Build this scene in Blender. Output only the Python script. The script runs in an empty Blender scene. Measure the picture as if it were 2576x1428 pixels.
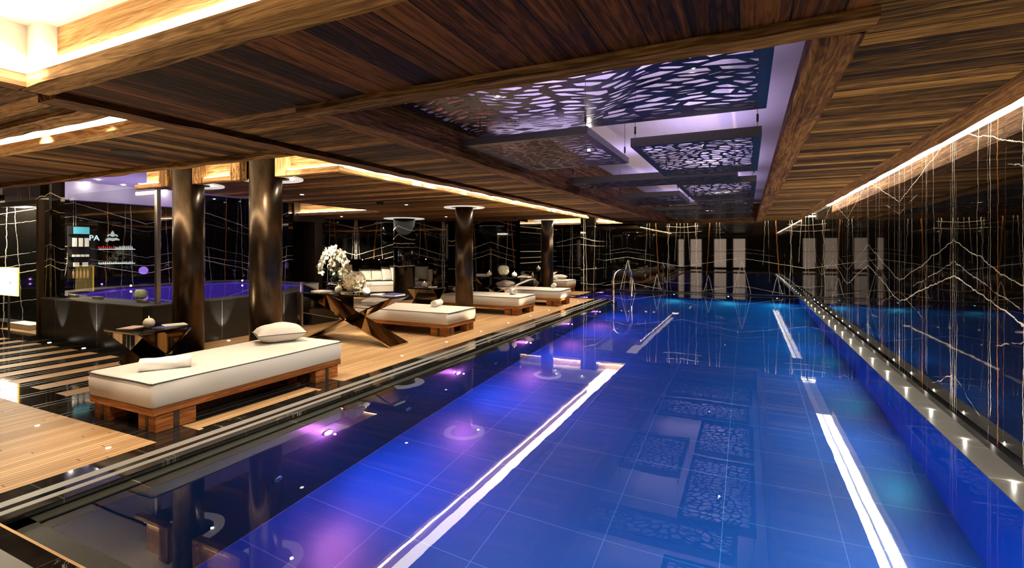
import bpy, bmesh, math, random
from mathutils import Vector, Matrix
random.seed(7)
SC = bpy.context.scene
COL = SC.collection
PI = math.pi

# ------------------------------------------------------------------ render look
SC.view_settings.view_transform = 'Standard'
SC.view_settings.look = 'None'
SC.view_settings.exposure = 1.3
SC.view_settings.gamma = 1.0
SC.render.engine = 'CYCLES'
cy = SC.cycles
cy.max_bounces = 8
cy.diffuse_bounces = 3
cy.glossy_bounces = 5
cy.transmission_bounces = 5
cy.transparent_max_bounces = 12
cy.caustics_reflective = False
cy.caustics_refractive = False
cy.sample_clamp_indirect = 6.0
cy.use_adaptive_sampling = True
cy.adaptive_threshold = 0.035
cy.use_denoising = True
cy.use_light_tree = True

# ------------------------------------------------------------------ camera
cd = bpy.data.cameras.new('camera')
cam = bpy.data.objects.new('camera', cd); COL.objects.link(cam)
cam.location = (0, 0, 1.55)
cam.rotation_euler = (PI/2, 0, math.atan(592/1244))
cd.sensor_width = 36.0
cd.lens = 36.0*1244/2576
cd.shift_y = -(714-626)/2576
cd.clip_start = 0.05; cd.clip_end = 200
SC.camera = cam

w = bpy.data.worlds.new('world'); SC.world = w; w.use_nodes = True
w.node_tree.nodes['Background'].inputs[0].default_value = (0.9, 0.75, 0.55, 1)
w.node_tree.nodes['Background'].inputs[1].default_value = 0.01

# ------------------------------------------------------------------ node helper
class NT:
    def __init__(s, name):
        s.m = bpy.data.materials.new(name); s.m.use_nodes = True
        s.t = s.m.node_tree; s.t.nodes.clear()
        s.out = s.t.nodes.new('ShaderNodeOutputMaterial')
    def n(s, typ, **kw):
        nd = s.t.nodes.new(typ)
        for k, v in kw.items():
            setattr(nd, k, v)
        return nd
    def set(s, sock, v):
        if isinstance(v, bpy.types.NodeSocket): s.t.links.new(v, sock)
        elif v is not None: sock.default_value = v
    def math(s, op, a, b=None, c=None, clamp=False):
        nd = s.n('ShaderNodeMath', operation=op); nd.use_clamp = clamp
        s.set(nd.inputs[0], a)
        if b is not None: s.set(nd.inputs[1], b)
        if c is not None: s.set(nd.inputs[2], c)
        return nd.outputs[0]
    def pos(s):
        g = s.n('ShaderNodeNewGeometry'); sp = s.n('ShaderNodeSeparateXYZ')
        s.t.links.new(g.outputs['Position'], sp.inputs[0])
        return sp.outputs[0], sp.outputs[1], sp.outputs[2]
    def objpos(s):
        g = s.n('ShaderNodeTexCoord'); sp = s.n('ShaderNodeSeparateXYZ')
        s.t.links.new(g.outputs['Object'], sp.inputs[0])
        return sp.outputs[0], sp.outputs[1], sp.outputs[2]
    def xyz(s, x, y, z):
        c = s.n('ShaderNodeCombineXYZ')
        for i, v in enumerate((x, y, z)): s.set(c.inputs[i], v)
        return c.outputs[0]
    def noise(s, vec, scale=1, detail=3, rough=0.5, dist=0.0, color=False):
        nd = s.n('ShaderNodeTexNoise')
        s.set(nd.inputs['Vector'], vec); nd.inputs['Scale'].default_value = scale
        nd.inputs['Detail'].default_value = detail; nd.inputs['Roughness'].default_value = rough
        nd.inputs['Distortion'].default_value = dist
        return nd.outputs[1 if color else 0]
    def ramp(s, fac, stops, interp='LINEAR'):
        nd = s.n('ShaderNodeValToRGB'); s.set(nd.inputs[0], fac)
        cr = nd.color_ramp; cr.interpolation = interp
        while len(cr.elements) < len(stops): cr.elements.new(0.5)
        for e, (p, c) in zip(cr.elements, stops):
            e.position = p; e.color = (c[0], c[1], c[2], 1) if not isinstance(c, (int, float)) else (c, c, c, 1)
        return nd.outputs[0]
    def mix(s, f, a, b, blend='MIX'):
        nd = s.n('ShaderNodeMix', data_type='RGBA', blend_type=blend)
        s.set(nd.inputs[0], f)
        for i, v in ((6, a), (7, b)):
            if isinstance(v, tuple) and len(v) == 3: v = (*v, 1)
            s.set(nd.inputs[i], v)
        return nd.outputs[2]
    def step(s, x, lo, hi):  # smooth map to 0..1
        nd = s.n('ShaderNodeMapRange', interpolation_type='SMOOTHSTEP'); nd.clamp = True
        s.set(nd.inputs[0], x); s.set(nd.inputs[1], lo); s.set(nd.inputs[2], hi)
        nd.inputs[3].default_value = 0; nd.inputs[4].default_value = 1
        return nd.outputs[0]
    def bump(s, h, strength=0.3, dist=0.01):
        nd = s.n('ShaderNodeBump'); s.set(nd.inputs['Height'], h)
        nd.inputs['Strength'].default_value = strength; nd.inputs['Distance'].default_value = dist
        return nd.outputs[0]
    def bsdf(s, color=(0.5, 0.5, 0.5), rough=0.5, metal=0.0, normal=None, ior=None, spec=None, trans=None,
             emis=None, estr=None, coat=None, sheen=None, sub=None):
        b = s.n('ShaderNodeBsdfPrincipled')
        if isinstance(color, tuple): color = (*color[:3], 1)
        s.set(b.inputs['Base Color'], color); s.set(b.inputs['Roughness'], rough); s.set(b.inputs['Metallic'], metal)
        if normal is not None: s.set(b.inputs['Normal'], normal)
        if ior is not None: b.inputs['IOR'].default_value = ior
        if spec is not None: s.set(b.inputs['Specular IOR Level'], spec)
        if trans is not None: b.inputs['Transmission Weight'].default_value = trans
        if emis is not None:
            s.set(b.inputs['Emission Color'], (*emis, 1) if isinstance(emis, tuple) else emis)
            b.inputs['Emission Strength'].default_value = estr
        if coat is not None: b.inputs['Coat Weight'].default_value = coat
        if sheen is not None: b.inputs['Sheen Weight'].default_value = sheen
        if sub is not None:
            b.inputs['Subsurface Weight'].default_value = sub
        s.t.links.new(b.outputs[0], s.out.inputs[0])
        return s.m

def simple(name, color, rough=0.5, metal=0.0, **kw):
    """plain colour with a faint procedural variation"""
    t = NT(name); x, y, z = t.objpos()
    nz = t.noise(t.xyz(x, y, z), 14, 3)
    c = t.mix(t.math('MULTIPLY', nz, 0.35), color, tuple(k*0.75 for k in color))
    return t.bsdf(c, rough, metal, **kw)

def emit(name, color, strength):
    t = NT(name); e = t.n('ShaderNodeEmission'); e.inputs[0].default_value = (*color, 1); e.inputs[1].default_value = strength
    t.t.links.new(e.outputs[0], t.out.inputs[0]); return t.m

# ------------------------------------------------------------------ materials
def wood_planks(name, along, width, c_dark, c_mid, c_light, rough=0.75, gap=0.03, stretch=1.0, seed=0.0, contrast=1.0, local=False, spec=0.12, vary=0.26):
    t = NT(name)
    X, Y, Z = t.objpos() if local else t.pos()
    a, b = (X, Y) if along == 'X' else (Y, X)
    if along == 'Z': a, b = Z, t.math('ADD', X, Y)
    cross = b if along == 'Z' else t.math('ADD', b, Z)
    if local: a = t.math('ADD', X, Y); cross = Z
    cross = t.math('ADD', cross, seed)
    q = t.math('DIVIDE', cross, width)
    pid = t.math('FLOOR', q); fr = t.math('FRACT', q)
    wn = t.n('ShaderNodeTexWhiteNoise', noise_dimensions='1D'); t.set(wn.inputs['W'], pid)
    rnd = wn.outputs['Value']
    aoff = t.math('ADD', a, t.math('MULTIPLY', rnd, 37.0))
    v1 = t.xyz(t.math('MULTIPLY', aoff, 0.7*stretch), t.math('MULTIPLY', cross, 42.0), t.math('MULTIPLY', Z, 3.0))
    n1 = t.noise(v1, 1.0, 7, 0.65, 0.6)
    v2 = t.xyz(t.math('MULTIPLY', aoff, 0.8*stretch), t.math('MULTIPLY', cross, 7.0), t.math('MULTIPLY', Z, 2.0))
    n2 = t.noise(v2, 1.0, 4, 0.55, 0.3)
    # growth rings: distort a band pattern
    ring = t.math('SINE', t.math('MULTIPLY', n2, 70.0))
    rg = t.math('MULTIPLY', t.math('ADD', ring, 1.0), 0.5)
    f = t.math('ADD', t.math('MULTIPLY', n1, 0.62), t.math('MULTIPLY', n2, 0.38))
    f = t.math('ADD', f, t.math('MULTIPLY', t.math('SUBTRACT', rnd, 0.5), vary))
    f = t.math('SUBTRACT', f, t.math('MULTIPLY', rg, 0.09))
    k = 0.13/contrast
    col = t.ramp(f, [(0.47-k, c_dark), (0.47, c_mid), (0.50+k, c_light)])
    e = t.math('MINIMUM', fr, t.math('SUBTRACT', 1.0, fr))
    g = t.step(e, gap*0.4, gap)
    col = t.mix(g, tuple(x*0.12 for x in c_dark), col)
    h = t.math('ADD', t.math('MULTIPLY', g, 0.6), t.math('MULTIPLY', t.math('SUBTRACT', n1, rg), 0.5))
    return t.bsdf(col, rough, normal=t.bump(h, 0.55, 0.006), spec=spec)

OLD_D, OLD_M, OLD_L = (0.012, 0.0055, 0.0015), (0.115, 0.056, 0.017), (0.38, 0.215, 0.078)
M = {}
M['ceil_x'] = wood_planks('weathered_boards_x', 'X', 0.16, OLD_D, OLD_M, OLD_L)
M['ceil_y'] = wood_planks('weathered_boards_y', 'Y', 0.19, (0.007, 0.0028, 0.001), (0.062, 0.022, 0.008), (0.19, 0.078, 0.030))
M['ceil_y2'] = wood_planks('weathered_boards_y_left', 'Y', 0.15, OLD_D, OLD_M, (0.26, 0.15, 0.055))
M['ceil_rx'] = wood_planks('weathered_boards_right', 'X', 0.15, (0.014, 0.0065, 0.002), (0.14, 0.072, 0.022), (0.44, 0.26, 0.095), seed=0.4)
M['beam_x'] = wood_planks('old_beam_x', 'X', 0.9, (0.05, 0.025, 0.008), (0.24, 0.13, 0.048), (0.50, 0.30, 0.125), gap=0.001, seed=3.37, vary=0.03)
M['beam_y'] = wood_planks('old_beam_y', 'Y', 0.9, (0.04, 0.017, 0.006), (0.16, 0.075, 0.03), (0.36, 0.20, 0.09), gap=0.001, seed=5.21, vary=0.03)
M['fascia_x'] = wood_planks('pale_fascia_x', 'X', 0.5, (0.17, 0.085, 0.03), (0.44, 0.26, 0.11), (0.66, 0.44, 0.22), gap=0.002, seed=1.13)
M['fascia_y'] = wood_planks('pale_fascia_y', 'Y', 0.5, (0.17, 0.085, 0.03), (0.44, 0.26, 0.11), (0.66, 0.44, 0.22), gap=0.002, seed=2.3)
M['post'] = wood_planks('pale_post', 'Z', 0.5, (0.12, 0.06, 0.02), (0.46, 0.27, 0.12), (0.66, 0.43, 0.2), gap=0.002, seed=2.3)
M['bed_wood'] = wood_planks('bed_wood_x', 'X', 0.6, (0.16, 0.05, 0.012), (0.34, 0.125, 0.033), (0.50, 0.21, 0.065), rough=0.38, gap=0.001, seed=0.9, contrast=0.8, local=True)
M['bed_wood_y'] = wood_planks('bed_wood_y', 'Y', 0.6, (0.16, 0.05, 0.012), (0.34, 0.125, 0.033), (0.50, 0.21, 0.065), rough=0.38, gap=0.001, seed=0.9, contrast=0.8, local=True)
M['bed_dark'] = simple('dark_inlay', (0.03, 0.017, 0.01), 0.4)

def teak():
    t = NT('teak_decking'); X, Y, Z = t.pos(); W = 0.047
    q = t.math('DIVIDE', X, W); pid = t.math('FLOOR', q); fr = t.math('FRACT', q)
    wn = t.n('ShaderNodeTexWhiteNoise', noise_dimensions='1D'); t.set(wn.inputs['W'], pid); rnd = wn.outputs['Value']
    yo = t.math('ADD', Y, t.math('MULTIPLY', rnd, 2.6))
    seg = t.math('FRACT', t.math('DIVIDE', yo, 2.6))
    sid = t.math('FLOOR', t.math('DIVIDE', yo, 2.6))
    wn2 = t.n('ShaderNodeTexWhiteNoise', noise_dimensions='2D'); t.set(wn2.inputs['Vector'], t.xyz(pid, sid, 0.0))
    n1 = t.noise(t.xyz(t.math('MULTIPLY', X, 60.0), t.math('MULTIPLY', yo, 1.6), 0.0), 1, 5, 0.6)
    f = t.math('ADD', t.math('MULTIPLY', n1, 0.5), t.math('MULTIPLY', wn2.outputs['Value'], 0.5))
    col = t.ramp(f, [(0.15, (0.30, 0.165, 0.068)), (0.5, (0.43, 0.255, 0.118)), (0.85, (0.58, 0.37, 0.185))])
    e = t.math('MINIMUM', fr, t.math('SUBTRACT', 1.0, fr))
    g = t.step(e, 0.035, 0.085)
    e2 = t.math('MINIMUM', seg, t.math('SUBTRACT', 1.0, seg)); g2 = t.step(e2, 0.0008, 0.0016)
    g = t.math('MULTIPLY', g, g2)
    col = t.mix(g, (0.012, 0.008, 0.005), col)
    return t.bsdf(col, 0.42, normal=t.bump(g, 0.4, 0.003), spec=0.4)
M['teak'] = teak()

# veined black marble: list entries (kind, a, b, z0, z1, amp, width, strength, orange)
def marble(name, dirv, period, origin, lines, rough=0.03, seed=0.0, wk=1.0):
    t = NT(name); X, Y, Z = t.pos()
    s = t.math('ADD', t.math('MULTIPLY', X, dirv[0]), t.math('MULTIPLY', Y, dirv[1]))
    s = t.math('SUBTRACT', s, origin)
    sp = t.math('PINGPONG', s, period)
    pid = t.math('FLOOR', t.math('DIVIDE', s, period*2))
    zz = t.math('ADD', Z, t.math('MULTIPLY', pid, 0.01))
    white = None; orange = None
    wob = t.noise(t.xyz(t.math('MULTIPLY', sp, 1.3), seed, t.math('MULTIPLY', Z, 1.6)), 1.5, 3, 0.6, color=True)
    sw = t.n('ShaderNodeSeparateColor'); t.set(sw.inputs[0], wob)
    fade = t.noise(t.xyz(t.math('MULTIPLY', sp, 4.0), seed+3.1, t.math('MULTIPLY', Z, 2.3)), 1.6, 2, 0.5)
    fine = t.noise(t.xyz(t.math('MULTIPLY', sp, 9.0), seed+7.7, t.math('MULTIPLY', Z, 9.0)), 1.5, 3, 0.6)
    dz = t.math('SUBTRACT', sw.outputs[0], 0.5); ds = t.math('SUBTRACT', sw.outputs[1], 0.5)
    jit = t.math('MULTIPLY', t.math('SUBTRACT', fine, 0.5), 0.035)
    for (kind, a, b, lo, hi, amp, wd, st, og) in lines:
        if kind == 'v':
            c = t.math('ADD', t.math('MULTIPLY', Z, b), a)
            c = t.math('ADD', c, t.math('MULTIPLY', ds, amp))
            d = t.math('ABSOLUTE', t.math('ADD', t.math('SUBTRACT', sp, c), jit)); rg = Z
        else:
            c = t.math('ADD', t.math('MULTIPLY', sp, b), a)
            c = t.math('ADD', c, t.math('MULTIPLY', dz, amp))
            d = t.math('ABSOLUTE', t.math('ADD', t.math('SUBTRACT', zz, c), jit)); rg = sp
        k = t.math('SUBTRACT', 1.0, t.step(d, wd*0.45*wk, wd*1.4*wk))
        if lo > -5: k = t.math('MULTIPLY', k, t.step(rg, lo-0.03, lo+0.06))
        if hi < 5: k = t.math('MULTIPLY', k, t.math('SUBTRACT', 1.0, t.step(rg, hi-0.06, hi+0.03)))
        fd = t.step(fade, 0.30, 0.55) if st < 0.6 else t.step(fade, 0.12, 0.42)
        k = t.math('MULTIPLY', t.math('MULTIPLY', k, fd), st)
        if og: orange = k if orange is None else t.math('MAXIMUM', orange, k)
        else: white = k if white is None else t.math('MAXIMUM', white, k)
    col = t.mix(white, (0.0035, 0.003, 0.0025), (0.80, 0.74, 0.64))
    if orange is not None: col = t.mix(t.math('MULTIPLY', orange, 0.8), col, (0.46, 0.19, 0.055))
    e = t.math('MINIMUM', sp, t.math('SUBTRACT', period, sp)); g = t.step(e, 0.001, 0.003)
    col = t.mix(g, (0.0, 0.0, 0.0), col)
    return t.bsdf(col, rough, ior=1.55)

def V(a, b=0, lo=-9, hi=9, amp=0.10, wd=0.006, st=0.8, og=False): return ('v', a, b, lo, hi, amp, wd, st, og)
def D(a, b=0, lo=-9, hi=9, amp=0.10, wd=0.008, st=0.8, og=False): return ('d', a, b, lo, hi, amp, wd, st, og)
R_LINES = [V(0.02, 0, amp=.06), V(0.07, 0, amp=.06, st=.5), V(0.50, 0.03, 1.2, 9, amp=.08), V(0.80, 0, 0.2, 9, amp=.06), V(0.76, 0, amp=.06, st=.4),
           V(0.93, 0.0, amp=.07, wd=.012, og=True), V(1.02, 0.02, amp=.05, st=.35, og=True), V(1.33, 0, amp=.06, wd=.007), V(1.62, 0.0, amp=.07),
           V(1.72, 0.03, -9, 1.8, amp=.08, st=.55), V(1.84, 0, amp=.03, wd=.007), V(0.02, 0.10, -1, 0.85, amp=.03, st=.7),
           D(1.63, -.27, st=.9, amp=.12), D(1.42, -.25, 0, 1.3, st=.55, amp=.1), D(1.29, -.226, st=1, amp=.12, wd=.010), D(2.66, -.27, 0.2, 1.86, amp=.12, st=.8),
           D(2.42, -.22, 1.1, 1.9, st=.5), D(0.55, .25, 0.9, 1.86, st=.4), D(0.35, -.4, 0, .6, st=.4)]
B_LINES = [D(1.23, -.165, amp=.05, wd=.009, st=1), D(1.45, -.16, 0, 1.0, amp=.05, wd=.006, st=.45), D(1.58, -.16, 0, 0.7, amp=.05, wd=.006, st=.5), D(2.29, -.08, 1.3, 2.0, amp=.1, wd=.009), D(2.52, -.1, 1.4, 2.0, amp=.05, wd=.007),
           D(0.28, -.18, 0, 1.3, amp=.05, wd=.009, st=.8), D(0.52, -.12, 1.4, 2.0, amp=.04, wd=.008, st=.6),
           V(1.18, -.06, .55, 9, amp=.08, wd=.017, og=True), V(1.24, -.25, 0, .62, amp=.08, wd=.011, st=.9), V(0.93, .24, 0, .62, amp=.08, wd=.011, st=.9),
           V(1.16, -.04, 0, .5, amp=.12, wd=.01, st=.7), V(0.29, -.25, -.1, 1.13, amp=.05, wd=.010, st=1), V(0.16, -.13, -.1, 1.13, amp=.06, wd=.008, st=.6),
           V(1.44, 0.03, amp=.10, wd=.009), V(1.57, -.05, amp=.10, wd=.006, st=.55), V(1.66, 0.05, 1.1, 9, amp=.05, wd=.007), V(1.90, 0.0, amp=.05, wd=.006, st=.5), V(0.62, 0.04, 1.0, 9, amp=.10, wd=.006, st=.6),
           V(1.30, .0, 0, 1.4, amp=.2, wd=.006, st=.5), V(0.86, -0.02, 0.4, 9, amp=.08, wd=.006, st=.45)]
S_LINES = [D(1.78, -.30, amp=.06, wd=.009, st=.9), D(1.53, -.27, amp=.06, wd=.008, st=.6), D(1.38, -.30, amp=.06, wd=.010, st=1), D(2.58, -.25, .2, 9, amp=.05, wd=.010, st=.9), D(2.35, -.22, 0.6, 9, amp=.05, wd=.007, st=.5),
           D(0.55, -.1, amp=.06, wd=.008, st=.5), V(1.0, -.09, 0.9, 9, amp=.06, wd=.018, og=True), V(0.55, 0.05, amp=.08, wd=.008, st=.7), V(1.42, 0.0, amp=.08, wd=.011, st=.9),
           V(0.02, 0, 0, 1.6, amp=.03, wd=.008, st=.6), V(1.25, .06, 1.2, 9, amp=.08, wd=.006, st=.5)]
L_LINES = [D(1.62, -.20, amp=.08, wd=.008, st=.5), D(1.36, -.16, amp=.08, wd=.009, st=.7), D(1.26, -.22, amp=.05, wd=.011, st=1), D(2.55, -.28, amp=.05, wd=.009, st=.8), D(2.25, -.2, amp=.05, wd=.006, st=.5),
           D(0.55, -.06, amp=.04, wd=.008, st=.6), V(0.55, 0.03, amp=.10, wd=.018, og=True), V(0.85, 0.05, amp=.08, wd=.007, st=.55), V(1.15, -.03, amp=.1, wd=.010, st=.7),
           V(0.02, 0, amp=.03, wd=.008, st=.5), V(1.45, .06, amp=.08, wd=.008, st=.6), V(0.27, -.1, 0, 1.6, amp=.08, wd=.008, st=.7)]
M['marble_right'] = marble('marble_right', (0, 1), 1.857, 6.09, R_LINES, 0.012, 0.0, 0.55)
M['marble_back'] = marble('marble_back', (1, 0), 1.97, -0.17, B_LINES, 0.02, 5.0)
M['marble_sofa'] = marble('marble_sofa', (0.686, 0.728), 1.45, -0.35, S_LINES, 0.03, 9.0)
M['marble_lx'] = marble('marble_left_x', (1, 0), 1.6, -11.3, L_LINES, 0.03, 13.0, 0.6)
M['marble_ly'] = marble('marble_left_y', (0, 1), 1.42, 5.62, L_LINES, 0.03, 17.0, 0.6)
M['marble_mid'] = marble('marble_mid', (1, 0), 1.3, -8.05, S_LINES, 0.03, 21.0)
M['marble_far'] = marble('marble_far', (1, 0), 1.1, -5.9, [V(0.42, 0, amp=.1, wd=.012, st=1), V(0.55, -.03, amp=.08, wd=.008), V(0.8, .02, amp=.05, st=.6), D(2.05, -.25, amp=.1, wd=.016), D(0.75, .1, amp=.1), D(1.75, -.1, amp=.05, wd=.01), D(.3, -.05, st=.8)], 0.03, 31.0)
M['marble_pillar'] = marble('marble_pillar', (1, 0), 0.9, -9.55, [D(2.25, -.5, amp=.05, wd=.012), D(2.0, -.6, amp=.05, wd=.012), D(1.72, 0, amp=.05, wd=.013, st=1), D(1.60, .0, amp=.02, wd=.008), D(1.0, .15, amp=.08, wd=.014, st=1), V(.35, .02, -1, 1.9, amp=.05)], 0.12, 41.0)

def floor_marble():
    t = NT('black_floor_marble'); X, Y, Z = t.pos()
    p = t.xyz(X, Y, 0.0)
    n = t.noise(p, 2.2, 8, 0.62, 0.8)
    v = t.math('ABSOLUTE', t.math('SUBTRACT', n, 0.5))
    k = t.math('SUBTRACT', 1.0, t.step(v, 0.0008, 0.005))
    k = t.math('MULTIPLY', k, t.step(t.noise(p, 1.1, 2), 0.52, 0.68))
    cl = t.noise(p, 9, 5, 0.7)
    col = t.ramp(cl, [(0.35, (0.005, 0.0045, 0.004)), (0.8, (0.022, 0.018, 0.014))])
    col = t.mix(k, col, (0.42, 0.34, 0.24))
    # joints 0.6 m
    def jt(c, pitch, off):
        f = t.math('FRACT', t.math('DIVIDE', t.math('ADD', c, off), pitch))
        return t.step(t.math('MINIMUM', f, t.math('SUBTRACT', 1.0, f)), 0.0015, 0.004)
    g = t.math('MULTIPLY', jt(X, 0.62, 50.0+.24), jt(Y, 0.62, 50.0-.12))
    col = t.mix(g, (0.10, 0.09, 0.075), col)
    return t.bsdf(col, 0.06, ior=1.5)
M['floor_marble'] = floor_marble()

def granite(name, base, spk, rough=0.45, joint=None):
    t = NT(name); X, Y, Z = t.pos(); p = t.xyz(X, Y, Z)
    n = t.noise(p, 160, 3, 0.7); n2 = t.noise(p, 5, 4)
    col = t.ramp(n, [(0.42, base), (0.72, spk)])
    col = t.mix(t.math('MULTIPLY', n2, 0.5), col, tuple(k*.5 for k in base))
    if joint:
        for c, pitch, off in joint:
            cc = {'X': X, 'Y': Y, 'Z': Z}[c]
            f = t.math('FRACT', t.math('DIVIDE', t.math('SUBTRACT', cc, off), pitch))
            g = t.step(t.math('MINIMUM', f, t.math('SUBTRACT', 1.0, f)), 0.002/pitch, 0.005/pitch)
            col = t.mix(g, (0.25, 0.23, 0.2), col)
    return t.bsdf(col, rough, normal=t.bump(n, 0.15, 0.002))
M['granite'] = granite('dark_granite', (0.022, 0.022, 0.016), (0.06, 0.06, 0.045), 0.4, [('Y', 1.3, 3.26)])
M['weir'] = granite('grey_weir_stone', (0.05, 0.048, 0.042), (0.13, 0.125, 0.11), 0.35, [('Y', 0.65, 3.26)])
M['tub_tile'] = granite('tub_tile', (0.012, 0.012, 0.011), (0.03, 0.03, 0.028), 0.3, [('X', 1.3, -9.36), ('Y', 1.25, 5.5)])
M['black_gloss'] = simple('black_gloss', (0.006, 0.006, 0.006), 0.06)
M['black_matt'] = simple('black_matt', (0.012, 0.011, 0.010), 0.5)
M['slot'] = simple('grey_drain_slot', (0.28, 0.27, 0.24), 0.35, 0.3)

def pool_tile(name, base, base2, kind='floor'):
    t = NT(name); X, Y, Z = t.pos()
    def jt(c, pitch, off, wd=0.006):
        f = t.math('FRACT', t.math('DIVIDE', t.math('SUBTRACT', c, off-50*pitch), pitch))
        return t.step(t.math('MINIMUM', f, t.math('SUBTRACT', 1.0, f)), 0.5*wd/pitch*.4, 0.5*wd/pitch)
    gy = jt(Y, 0.652, 3.26)
    g = t.math('MULTIPLY', gy, jt(X, 0.858, 1.53)) if kind == 'floor' else gy
    n = t.noise(t.xyz(X, Y, Z), 1.3, 5, 0.6)
    n2 = t.noise(t.xyz(X, Y, Z), 40, 3, 0.7)
    col = t.mix(n, base, base2)
    col = t.mix(t.math('MULTIPLY', n2, 0.3), col, tuple(k*.6 for k in base))
    col = t.mix(g, (0.30, 0.52, 0.75) if kind != 'black' else (0.05, 0.05, 0.06), col)
    return t.bsdf(col, 0.35)
M['pool_floor'] = pool_tile('blue_pool_floor', (0.011, 0.115, 0.37), (0.008, 0.155, 0.46))
M['pool_blue'] = pool_tile('blue_pool_wall', (0.004, 0.10, 0.60), (0.004, 0.13, 0.72), 'wall')
M['pool_black'] = pool_tile('black_pool_wall', (0.018, 0.018, 0.022), (0.03, 0.03, 0.04), 'black')

def water():
    t = NT('pool_water'); X, Y, Z = t.pos()
    n = t.noise(t.xyz(t.math('MULTIPLY', X, 1.0), t.math('MULTIPLY', Y, 0.9), 0.0), 1.3, 2, 0.5)
    n2 = t.noise(t.xyz(X, Y, 2.0), 11, 2, 0.5)
    h = t.math('ADD', n, t.math('MULTIPLY', n2, 0.035))
    return t.bsdf((1, 1, 1), 0.0, ior=1.333, trans=1.0, normal=t.bump(h, 0.10, 0.010))
M['water'] = water()

def glass_mat(name, tint=(0.93, 0.96, 0.95), ior=1.5):
    t = NT(name)
    fr = t.n('ShaderNodeFresnel'); fr.inputs[0].default_value = ior
    tr = t.n('ShaderNodeBsdfTransparent'); tr.inputs[0].default_value = (*tint, 1)
    gl = t.n('ShaderNodeBsdfGlossy'); gl.inputs['Roughness'].default_value = 0.0
    mx = t.n('ShaderNodeMixShader'); ge = t.n('ShaderNodeNewGeometry')
    fac = t.math('MULTIPLY', fr.outputs[0], t.math('SUBTRACT', 1.0, ge.outputs['Backfacing']))
    t.t.links.new(fac, mx.inputs[0]); t.t.links.new(tr.outputs[0], mx.inputs[1]); t.t.links.new(gl.outputs[0], mx.inputs[2])
    t.t.links.new(mx.outputs[0], t.out.inputs[0]); return t.m
M['glass'] = glass_mat('clear_glass')
M['glass_thin'] = glass_mat('thin_clear_glass', (0.98, 0.98, 0.97), 1.22)

def bronze():
    t = NT('patinated_bronze'); x, y, z = t.pos()
    n = t.noise(t.xyz(t.math('MULTIPLY', x, 3.0), t.math('MULTIPLY', y, 3.0), t.math('MULTIPLY', z, 1.2)), 2.5, 6, 0.6)
    n2 = t.noise(t.xyz(x, y, z), 120, 2)
    col = t.ramp(n, [(0.3, (0.040, 0.027, 0.017)), (0.7, (0.095, 0.066, 0.044))])
    return t.bsdf(col, t.math('ADD', t.math('MULTIPLY', n, 0.12), 0.24), 0.9, normal=t.bump(n2, 0.03, 0.001))
M['bronze'] = bronze()
M['chrome'] = simple('polished_steel', (0.75, 0.70, 0.62), 0.06, 1.0)
M['table_metal'] = simple('polished_bronze_steel', (0.62, 0.52, 0.38), 0.05, 1.0)
M['panel_metal'] = simple('dark_lacquered_metal', (0.045, 0.04, 0.04), 0.28, 0.75)
M['panel_edge'] = simple('grey_metal_edge', (0.10, 0.10, 0.095), 0.4, 0.6)
M['plaster'] = simple('white_plaster', (0.80, 0.77, 0.72), 0.8)
M['plaster_cool'] = simple('pale_plaster', (0.62, 0.58, 0.68), 0.75)
M['ring'] = simple('white_ring', (0.8, 0.8, 0.77), 0.35, emis=(1.0, .95, .85), estr=.22)  # added self-glow makes the white rings look brightly lit
M['steel'] = simple('brushed_steel', (0.5, 0.48, 0.45), 0.3, 1.0)
M['door_bronze'] = simple('brown_door_panel', (0.045, 0.028, 0.015), 0.4, 0.3)

def linen(name, c, sc=260):
    t = NT(name); x, y, z = t.objpos()
    n = t.noise(t.xyz(x, y, z), sc, 2, 0.7); n2 = t.noise(t.xyz(x, y, z), 6, 3)
    nw = t.noise(t.xyz(t.math('MULTIPLY', x, 8.0), t.math('MULTIPLY', y, 8.0), t.math('MULTIPLY', z, 200.0)), 1, 2)
    col = t.mix(n, tuple(k*.78 for k in c), c)
    h = t.math('ADD', n, t.math('MULTIPLY', nw, 0.4))
    h = t.math('ADD', h, t.math('MULTIPLY', n2, 2.0))
    return t.bsdf(col, 0.9, normal=t.bump(h, 0.25, 0.004), spec=0.15)
M['linen'] = linen('natural_linen', (0.60, 0.55, 0.485))
M['towel'] = linen('white_towelling', (0.76, 0.73, 0.68), 160)
M['cushion'] = linen('pale_cushion', (0.66, 0.67, 0.57))
M['cushion_grey'] = linen('grey_cushion', (0.56, 0.55, 0.5))
M['piping'] = simple('dark_piping', (0.05, 0.048, 0.05), 0.7)
M['wax'] = simple('ivory_wax', (0.84, 0.76, 0.62), 0.5)
M['paper'] = simple('magazine_paper', (0.72, 0.70, 0.66), 0.45)
M['paper_blue'] = simple('blue_cover', (0.07, 0.09, 0.35), 0.3)
M['paper_dark'] = simple('dark_cover', (0.06, 0.05, 0.06), 0.3)
M['paper_pink'] = simple('pink_cover', (0.6, 0.4, 0.33), 0.4)
M['petal'] = simple('white_petal', (0.88, 0.89, 0.70), 0.6)
M['petal_pink'] = simple('cream_petal', (0.88, 0.80, 0.64), 0.6)
M['petal_core'] = simple('yellow_core', (0.5, 0.5, 0.08), 0.6)
M['leaf'] = simple('dark_leaf', (0.012, 0.035, 0.012), 0.35)
M['stem'] = simple('green_stem', (0.06, 0.09, 0.03), 0.5)
M['red'] = simple('red_plastic', (0.55, 0.02, 0.02), 0.35)
M['tub_water'] = simple('violet_water', (0.02, 0.01, 0.16), 0.02, emis=(0.09, 0.04, 0.6), estr=0.10)  # water emits a faint violet to look lit from within

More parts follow.
